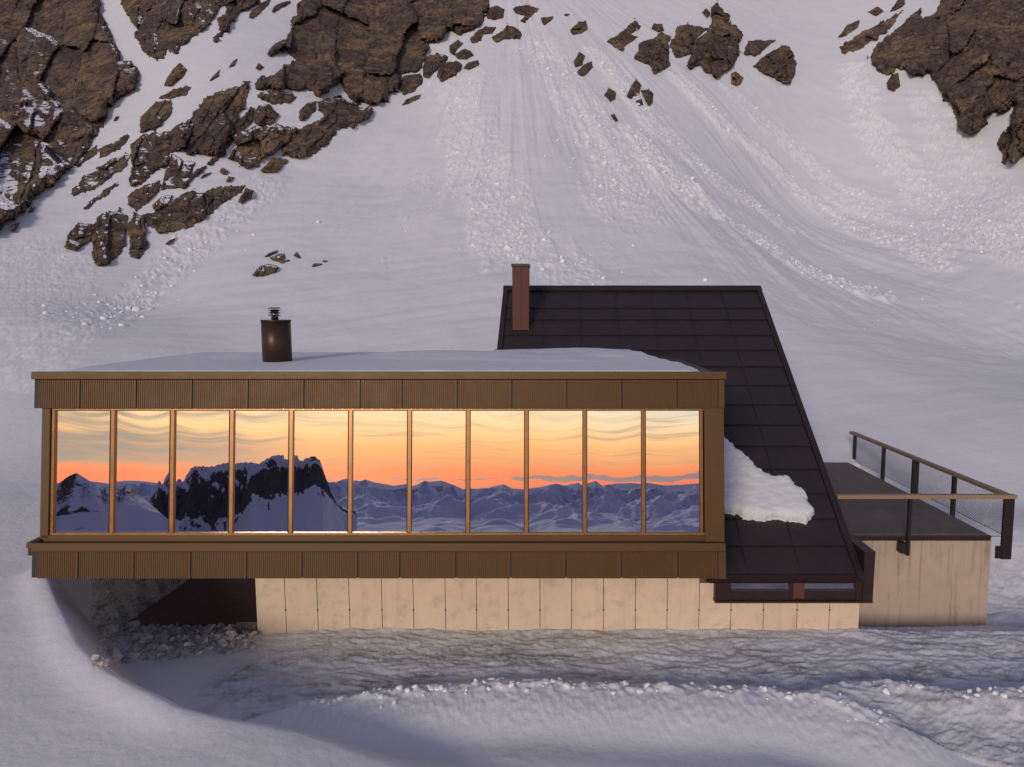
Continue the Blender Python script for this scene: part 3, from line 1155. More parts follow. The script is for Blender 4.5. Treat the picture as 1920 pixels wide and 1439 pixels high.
mb.hexa([(XA1 + 0.03, YBAY - 0.04, zb0 + 0.02), (x1 + 0.0, YBAY - 0.04, zb0 + 0.02), (x1, 21.9, zb0 + 0.02), (XA1 + 0.03, 21.9, zb0 + 0.02),
         (XA1 + 0.03, YBAY - 0.04, bz_(1034)), (x1 + 0.02, YBAY - 0.04, bz_(1034)), (x1 + 0.02, 21.9, bz_(1034)), (XA1 + 0.03, 21.9, bz_(1034))])
mb.build('bay_cheek', M['bay'], hut)

# --- chimneys
YQ = 29.44
kq = YQ / 1.005 / FOC
cx0, cx1 = (961 - PX0) * kq, (991.5 - PX0) * kq
zq0, zq1 = P(976, 640, YQ).z, P(976, 495, YQ).z
mb = MB()
mb.box(cx0, cx1, YQ, YQ + 0.8, zq0 - 0.6, zq1 - 0.12)
chim = mb.build('square_chimney', M['copper'], hut)
mb = MB()
mb.box(cx0 - 0.04, cx1 + 0.04, YQ - 0.04, YQ + 0.84, zq1 - 0.12, zq1)
mb.build('chimney_cap', M['rooftrim'], chim, bevel=0.008)
mb = MB()
cm_ = (cx0 * 0.47 + cx1 * 0.53)
mb.box(cm_ - 0.015, cm_ + 0.015, YQ - 0.02, YQ - 0.001, P(976, 612, YQ).z, zq1 - 0.125)
mb.build('sheet_seam', M['copper'], chim)
mb = MB()
zf = ZE + SL * (YQ - YE)
s0 = (YQ - YE) / math.cos(sl_ang)
mb.hexa([rf(cx0 - 0.16, s0 - 0.2, 0.0), rf(cx1 + 0.16, s0 - 0.2, 0.0), rf(cx1 + 0.16, s0 + 1.3, 0.0), rf(cx0 - 0.16, s0 + 1.3, 0.0),
         rf(cx0 - 0.16, s0 - 0.2, 0.075), rf(cx1 + 0.16, s0 - 0.2, 0.075), rf(cx1 + 0.16, s0 + 1.3, 0.075), rf(cx0 - 0.16, s0 + 1.3, 0.075)])
mb.build('chimney_flashing', M['rooftrim'], chim)
YP = 22.6
kp = YP / 1.0 / FOC
px_ = (519.5 - PX0) * kp
zp1 = P(519, 600, YP).z
rad = 26 * kp
mb = MB()
mb.tube((px_, YP, ROOFZ - 0.05), (px_, YP, zp1), rad, rad, 40)
ch2 = mb.build('round_chimney', M['chim'], hut)
for p in ch2.data.polygons:
    p.use_smooth = len(p.vertices) == 4
mb = MB()
mb.tube((px_, YP, zp1 - 0.05), (px_, YP, zp1), rad + 0.012, rad + 0.012, 40)
zz_ = P(519, 664, YP).z
mb.build('chimney_collar', M['chim'], ch2)
mb = MB()
zt_ = P(519, 577, YP).z
fp = 6.4 * kp
mb.tube((px_ - 0.03, YP, zp1 - 0.02), (px_ - 0.03, YP, zt_ - 0.06), fp, fp, 20)
mb.build('flue_pipe', M['steel'], ch2, smooth_=True)
mb = MB()
for py in (592.3, 588.0, 583.6, 579.2):
    z0 = P(519, py, YP).z
    mb.tube((px_ - 0.03, YP, z0), (px_ - 0.03, YP, z0 + 0.04), 12.3 * kp, 8.0 * kp, 24)
mb.build('rain_cowl', M['chim'], ch2)

# ------------------------------------------------------------------ snow lying on the roofs
def roof_snow():
    nx, ny = 420, 260
    X = np.linspace(XL + 0.05, XR + 0.02, nx)
    Yv = np.linspace(yt_f - 0.1, 29.6, ny)
    xx, yy = np.meshgrid(X, Yv)
    t = (yy - Yv[0]) / (YB - Yv[0])
    h = 0.085 + 0.05 * fbm(xx / 4, yy / 3, 3, 201)
    h += 0.17 * np.exp(-((xx + 11.0) / 2.0) ** 2 - ((yy - 25.3) / 2.2) ** 2)
    h += 0.17 * sst(-8.6, -5.5, xx) * sst(0.15, 0.8, t)
    h += 0.03 * sst(-3.2, -1, xx) * sst(3.8, 1.0, xx) * sst(0.5, 1.0, t)
    h -= 0.12 * np.exp(-((xx - px_) / 0.9) ** 2 - ((yy - YP + 0.4) / 0.9) ** 2)
    h = np.maximum(h, 0.10 + 0.10 * t)
    h *= sst(18.9, 21.0, yy + 0.9 * (xx - XL) + 0.3 * fbm(yy / 1.5, xx / 3, 2, 207))
    h *= sst(XL + 0.0, XL + 0.25, xx)
    h *= sst(0, 0.03, t) * 0.75 + 0.25
    # edge on the right: pulls back from the corner, ragged
    edge = XR - 0.30 - 0.95 * sst(0.2, 1.0, t) + 0.25 * fbm(yy / 0.9, xx / 5, 3, 203)
    h *= sst(0.0, 0.45, edge - xx)
    # where the snow leans on the sloping roof it thins out and dives under the sheets
    h = np.where(xx > XA0 - 0.1, h, h * sst(0.25, -0.35, yy - YB + 0.1))
    rz = ZE + SL * (yy - YE) + 0.05
    lean = yy - 27.85 + 0.22 * fbm(xx / 1.6, yy / 8, 3, 205) + 0.06 * fbm(xx / 0.35, yy / 2, 2, 206)
    thick = 0.16 * np.sqrt(np.clip(1 - sst(-0.6, 0.25, lean), 0, 1)) - 0.16 * sst(0.0, 0.3, lean)
    z = ROOFZ + np.where(h > 0.012, h, -0.10)
    z = np.where(xx > XA0 - 0.02, np.maximum(z, np.where(h > 0.012, rz + thick, -99)), z)
    z = np.where((xx > XA0 - 0.02) & (lean > 0.25), rz - 0.18, z)
    keep = grid_faces(ny, nx)
    top = np.stack([xx.ravel(), yy.ravel(), z.ravel()], 1)
    me = np_mesh('roof_snow', top, keep, [M['snow']], True)
    o = link_mesh('roof_snow', me, None, (-3, 23, ROOFZ))
    tag(o, 'long low drift of snow lying on the flat roof of the glass wing around the round chimney', 'snow')


roof_snow()


def point_sd(px, py, poly):
    """signed distance to a polygon, positive inside (numpy)"""
    n = len(poly)
    d = np.full(px.shape, 1e18)
    ins = np.zeros(px.shape, bool)
    for i in range(n):
        ax, ay = poly[i]
        bx, by = poly[(i + 1) % n]
        ex, ey = bx - ax, by - ay
        L = ex * ex + ey * ey + 1e-12
        t = np.clip(((px - ax) * ex + (py - ay) * ey) / L, 0, 1)
        d = np.minimum(d, (px - ax - t * ex) ** 2 + (py - ay - t * ey) ** 2)
        c = ((ay > py) != (by > py))
        with np.errstate(divide='ignore', invalid='ignore'):
            xi = ax + (py - ay) * ex / (ey if ey else 1e-12)
        ins ^= c & (px < xi)
    d = np.sqrt(d)
    return np.where(ins, d, -d)


def patch_snow():
    poly_px = [(1300, 800), (1335, 806), (1362, 826), (1385, 848), (1412, 868), (1430, 888), (1447, 893), (1472, 891), (1487, 908), (1507, 926), (1522, 962), (1521, 973), (1508, 981), (1470, 977), (1440, 977), (1400, 975), (1362, 965), (1330, 955), (1290, 930)]
    pl = []
    for x, y in poly_px:
        s = roof_s(x, y)
        a, c = ray(x, y)
        Y = YE + s * math.cos(sl_ang)
        pl.append((a * Y, s))
    xs, ss_ = [p[0] for p in pl], [p[1] for p in pl]
    nx, ny = 130, 150
    xx, sv = np.meshgrid(np.linspace(min(xs) - 0.2, max(xs) + 0.2, nx), np.linspace(min(ss_) - 0.2, max(ss_) + 0.2, ny))
    d = point_sd(xx, sv, pl) + 0.11 * fbm(xx / 0.5, sv / 0.5, 3, 301) + 0.018 * fbm(xx / 0.12, sv / 0.12, 2, 305)
    low = sst(ss_[12] + 2.4, ss_[12], sv)
    H = 0.16 + 0.16 * low
    h = H * np.sqrt(np.clip(1 - (1 - np.clip(d / 0.30, 0, 1)) ** 2, 0, 1)) + 0.018 * fbm(xx / 0.5, sv / 0.3, 2, 309) * (d > 0.1)
    h = np.where(d > 0, h + 0.03, -0.05)
    fcs = grid_faces(ny, nx)
    ok = (d > -0.06).ravel()
    fcs = fcs[ok[fcs].any(1)]
    V = np.stack([xx, YE + sv * DU.y + h * DN.y, ZE + sv * DU.z + h * DN.z], 2).reshape(-1, 3)
    me = np_mesh('snow_patch', V, fcs, [M['snow']], True)
    o = link_mesh('snow_patch', me, None, (5.5, 22.5, -6))
    tag(o, 'ragged patch of white snow sliding down the lower dark roof beside the glass wing', 'snow')


patch_snow()

# ------------------------------------------------------------------ terrace
YT = 22.7
ZD = -7.46
XT1 = 14.67
YT1 = 34.4
ter = empty('terrace', (11.7, 27, -10.4), 'raised concrete terrace with dark paving at the right end of the hut', 'terrace')
mb = MB()
mb.box(XA1 + 0.02, XT1, YT, YT1, -12, ZD - 0.05)
# foot of the wall continues the base
mb.box(6.5, XA1 + 0.0, YC + 0.12, YT + 0.6, -12, zb0 + 0.0)
mb.build('terrace_wall', M['conc2'], ter)
mb = MB()
nxp, nyp = 5, 12
for i in range(nxp):
    for j in range(nyp):
        x0 = XA1 + 0.03 + (XT1 - 0.12 - XA1 - 0.03) * i / nxp
        x1 = XA1 + 0.03 + (XT1 - 0.12 - XA1 - 0.03) * (i + 1) / nxp
        y0 = YT + 0.10 + (YT1 - 0.14 - YT) * j / nyp
        y1 = YT + 0.10 + (YT1 - 0.14 - YT) * (j + 1) / nyp
        mb.box(x0 + 0.006, x1 - 0.006, y0 + 0.006, y1 - 0.006, ZD - 0.049, ZD + rr_.uniform(-0.003, 0.003))
mb.build('paving', M['deck'], ter)
mb = MB()
mb.box(XA1 + 0.03, XT1 - 0.05, YT - 0.03, YT - 0.002, ZD - 0.20, ZD - 0.02)
mb.build('edge_angle', M['bay'], ter)

rail = empty('railing', (14.4, 22, ZD), 'dark steel railing with weathered wooden handrail and wire mesh round the terrace', 'railing')
YF = 22.42
XS = 14.99
ZH = P(1700, 927.5, YF).z
mb = MB()
mb.box(XA1 + 0.03, XS + 0.20, YF - 0.11, YF + 0.11, ZH - 0.13, ZH)
mb.build('handrail', M['rail'], rail, bevel=0.015)
mb = MB()
mb.box(XS - 0.12, XS + 0.12, YF + 0.12, 35.0, ZH - 0.13, ZH - 0.002)
mb.build('handrail', M['rail_s'], rail, bevel=0.015)


def post(x, y, w, d, zlo, br=None):
    mb = MB()
    mb.box(x - w / 2, x + w / 2, y - d / 2, y + d / 2, zlo, ZH - 0.13)
    o = mb.build('post', M['post'], rail, bevel=0.006)
    if br:
        mb = MB()
        mb.box(*br)
        for zz in (br[4] + 0.08, br[5] - 0.08):
            mb.tube((br[0] + 0.05, br[2] - 0.001, zz), (br[0] + 0.05, br[2] - 0.02, zz), 0.02, 0.02, 8)
        mb.build('wall_bracket', M['post'], o)


kf = YF / (CP + (PY0 - 985) / FOC * SP) / FOC
x1704 = (1704 - PX0) * kf
post(x1704, YF, 0.10, 0.12, ZD - 0.62, (x1704 - 0.24, x1704 - 0.051, YF - 0.03, YT - 0.001, ZD - 0.55, ZD - 0.2))
post(XS, YF, 0.34, 0.10, ZD - 0.75, (XT1 - 0.02, XS - 0.18, YF - 0.04, YF + 0.04, ZD - 0.72, ZD - 0.3))
for px_p, w in ((1792.5, 0.14), (1718, 0.26), (1657, 0.14), (1602, 0.14)):
    yy = XS * 0.985 / (px_p - PX0) * FOC
    post(XS, yy, w * 1.0, 0.14, ZD - 0.5)
mb = MB()
th, pit = 0.0034, 0.095
z0m, z1m = ZD + 0.04, ZH - 0.14
Hm = z1m - z0m


def net(fn, L):
    k = int((L + Hm) / pit)
    for i in range(-int(Hm / pit), int(L / pit) + 1):
        for sg in (1, -1):
            u0 = i * pit if sg > 0 else i * pit + Hm
            u1 = u0 + sg * Hm
            a, b = (u0, 0.0), (u1, Hm)
            # clip in u
            def clip(a, b):
                t0, t1 = 0.0, 1.0
                du = b[0] - a[0]
                for lim, s in ((0, 1), (L, -1)):
                    fa, fb = s * (a[0] - lim), s * (b[0] - lim)
                    if fa < 0 and fb < 0:
                        return None
                    if fa < 0:
                        t0 = max(t0, fa / (fa - fb))
                    elif fb < 0:
                        t1 = min(t1, fa / (fa - fb))
                if t1 - t0 < 1e-3:
                    return None
                g = lambda t: (a[0] + du * t, a[1] + (b[1] - a[1]) * t)
                return g(t0), g(t1)
            c = clip(a, b)
            if c:
                mb.tube(fn(*c[0]), fn(*c[1]), th, th, 3, 0, False)


net(lambda u, v: (XS - 0.02, YF + 0.1 + u, z0m + v), 34.4 - YF)
net(lambda u, v: (XA1 + 0.1 + u, YF, z0m + v), XS - XA1 - 0.2)
mb.build('wire_mesh', M['wire'], rail)
mb = MB()
for z in (z0m, z1m):
    mb.tube((XS - 0.02, YF, z), (XS - 0.02, 34.5, z), 0.012, 0.012, 6)
    mb.tube((XA1 + 0.05, YF, z), (XS, YF, z), 0.012, 0.012, 6)
mb.build('cable', M['wire'], rail)
# ------------------------------------------------------------------ rocks on the mountainside
ZS = 2.7414
OFFS = {1: 0.0, 2: 600.0, 3: 1220.0}
ROCK_CACHE = []


def make_rock(name, label, reg, poly, hm=1.0, snow=0.5, strata=0.6, cell=2.4, group=None):
    pl = [(OFFS[reg] + x / ZS, y / ZS) for x, y in poly]
    seed = (len(ROCK_CACHE) * 37 + 5) % 997
    ROCK_CACHE.append(name)
    xs, ys_ = [p[0] for p in pl], [p[1] for p in pl]
    ext = max(max(xs) - min(xs), max(ys_) - min(ys_))
    st = 3.0 if ext > 260 else (2.2 if ext > 110 else (1.6 if ext > 50 else 1.0))
    pad = 3 * st
    gx = np.arange(min(xs) - pad, max(xs) + pad + st, st)
    gy = np.arange(min(ys_) - pad, max(ys_) + pad + st, st)
    px, py = np.meshgrid(gx, gy)
    amp = min(5.0, ext * 0.035)
    sd = point_sd(px, py, pl)
    sdn = sd + amp * fbm(px / 17, py / 17, 2, seed) + amp * 0.5 * fbm(px / 5.5, py / 5.5, 2, seed + 9)
    need = sdn > -2.2 * st
    Y = np.zeros(px.shape)
    # ground depth on a coarse lattice, then interpolated
    cs_ = max(1, int(round(9 / st)))
    iy = np.unique(np.append(np.arange(0, px.shape[0], cs_), px.shape[0] - 1))
    ix = np.unique(np.append(np.arange(0, px.shape[1], cs_), px.shape[1] - 1))
    Yc = cast(px[np.ix_(iy, ix)].ravel(), py[np.ix_(iy, ix)].ravel(), 300.0).reshape(len(iy), len(ix))
    tmp = np.array([np.interp(np.arange(px.shape[1]), ix, r) for r in Yc])
    Y = np.array([np.interp(np.arange(px.shape[0]), iy, tmp[:, j]) for j in range(px.shape[1])]).T
    # settle on the finished snow surface
    a_, c_ = ray(px, py)
    for _ in range(2):
        dzf = fine_height((a_ * Y).ravel(), Y.ravel())[0].reshape(Y.shape)
        gap = base_height((a_ * Y).ravel(), Y.ravel()).reshape(Y.shape) + dzf - c_ * Y
        Y = Y - np.clip(gap, -1.5, 1.5) / 0.62
    for _ in range(3):
        Y = (Y + np.roll(Y, 1, 0) + np.roll(Y, -1, 0) + np.roll(Y, 1, 1) + np.roll(Y, -1, 1)) / 5
    ppm = FOC / Y
    dm = sdn / ppm
    Rm = max(0.3, float(dm[need].max()))
    H = hm * min(0.45 + 0.55 * Rm, 3.2)
    rim = min(Rm, 0.35 + 0.32 * H)
    prof = np.sqrt(np.clip(1 - (1 - np.clip(dm / rim, 0, 1)) ** 2, 0, 1))
    # blocks: nearest seed in stretched, leaning coordinates (metres)
    ppm0 = FOC / float(np.median(Y[need]))
    mx0, mz0 = (px - px.mean()) / ppm0, (py.mean() - py) / ppm0
    th = strata
    qa = (mx0 * math.cos(th) - mz0 * math.sin(th))
    qb = (mx0 * math.sin(th) + mz0 * math.cos(th)) * 0.55
    wob = 0.5 * cell * 0.25
    qa = qa + wob * fbm(mx0 / cell, mz0 / cell, 2, seed + 3)
    qb = qb + wob * fbm(mx0 / cell, mz0 / cell, 2, seed + 6)
    rg = np.random.RandomState(seed)

    cell = cell * 1.25

    def blocks(c, sub):
        ia, ib = np.floor(qa / c).astype(int), np.floor(qb / c).astype(int)
        d1 = np.full(px.shape, 1e9)
        d2 = np.full(px.shape, 1e9)
        hh = np.zeros(px.shape)
        for da in (-1, 0, 1):
            for db in (-1, 0, 1):
                ha = _perm[(_perm[(ia + da + sub) & 255] + ib + db) & 255]
                sa = (ia + da + 0.15 + 0.7 * _perm[(ha + 11) & 255] / 255.0) * c
                sb = (ib + db + 0.15 + 0.7 * _perm[(ha + 57) & 255] / 255.0) * c
                ea, eb = qa - sa, qb - sb
                d = np.hypot(ea, eb)
                hv = (_perm[(ha + 101) & 255] / 255.0 - 0.5) + (_perm[(ha + 139) & 255] / 255.0 - 0.5) * 1.1 * ea / c + (_perm[(ha + 171) & 255] / 255.0 - 0.65) * 1.3 * eb / c
                m = d < d1
                d2 = np.where(m, d1, np.minimum(d2, d))
                hh = np.where(m, hv, hh)
                d1 = np.where(m, d, d1)
        return hh, (d2 - d1) / c
    b1, e1 = blocks(cell, seed)
    b2, e2 = blocks(cell * 0.42, seed + 31)
    b3, e3 = blocks(cell * 0.2, seed + 77)
    h = H * prof * (0.72 + 1.15 * b1)
    h += prof * min(H, 2.0) * (0.36 * b2 + 0.16 * b3 - 0.30 * sst(0.12, 0.0, e1) - 0.12 * sst(0.14, 0.0, e2))
    L = 6.5
    q = (0.55 * mz0 - 0.55 * qa + 6.0 * fbm(mx0 / 11, mz0 / 8, 3, seed + 13)) / L
    tq = q - np.floor(q)
    led = np.where(tq < 0.84, tq / 0.84, (1 - tq) / 0.16)
    irr = sst(0.0, 0.4, fbm(mx0 / 4.5, mz0 / 3.8, 2, seed + 17))
    if Rm > 2.2:
        h += prof * 1.5 * led * irr * hm * min(snow, 0.6)
    h += prof * (0.12 * fbm(mx0 / 1.1, mz0 / 1.3, 4, seed + 21, 0.5)) * min(1.0, H)
    h = np.maximum(h, prof * (0.22 * H + 0.25 * np.clip(b2, 0, 1)))
    h = np.where(sdn > 0, h + (0.10 if ext > 60 else 0.28), -0.5 + np.clip(dm, -0.6, 0) * 0.5)
    # out from the slope towards the open valley
    a, c = ray(px, py)
    x = a * (Y - h)
    z = c * (Y - h)
    yv = Y - h
    # how much each ledge looks up (smoothed)
    def blur(A, k):
        for _ in range(k):
            A = (A + np.roll(A, 1, 0) + np.roll(A, -1, 0)) / 3
            A = (A + np.roll(A, 1, 1) + np.roll(A, -1, 1)) / 3
        return A
    Pm = np.stack([blur(x, 1), blur(yv, 1), blur(z, 1)], 2)
    du = np.gradient(Pm, axis=1)
    dv = np.gradient(Pm, axis=0)
    nn = np.cross(dv, du)
    nn /= np.linalg.norm(nn, axis=2, keepdims=True) + 1e-9
    nz = nn[..., 2] * np.sign(-nn[..., 1] + 1e-9)
    upm = 0.5 + (nz - (0.94 - 0.12 * snow)) * 2.2
    upm = np.where(sdn < 1.0 * st, np.minimum(upm, 0.40), upm)
    f = grid_faces(*px.shape)
    f = f[need.ravel()[f].all(1)]
    used = np.unique(f)
    remap = np.zeros(px.size, int)
    remap[used] = np.arange(len(used))
    V = np.stack([x.ravel(), yv.ravel(), z.ravel()], 1)[used]
    me = np_mesh(name, V, remap[f][:, ::-1], [M['rock']], False, dict(snow=upm.ravel()[used]))
    cx, cy = float(V[:, 0].mean()), float(V[:, 1].mean())
    o = link_mesh(name, me, None, (cx, cy, float(V[:, 2].min())))
    tag(o, label, 'cliff' if name == 'cliff' else ('boulder' if name == 'boulder' else 'rock'), group)
    return o


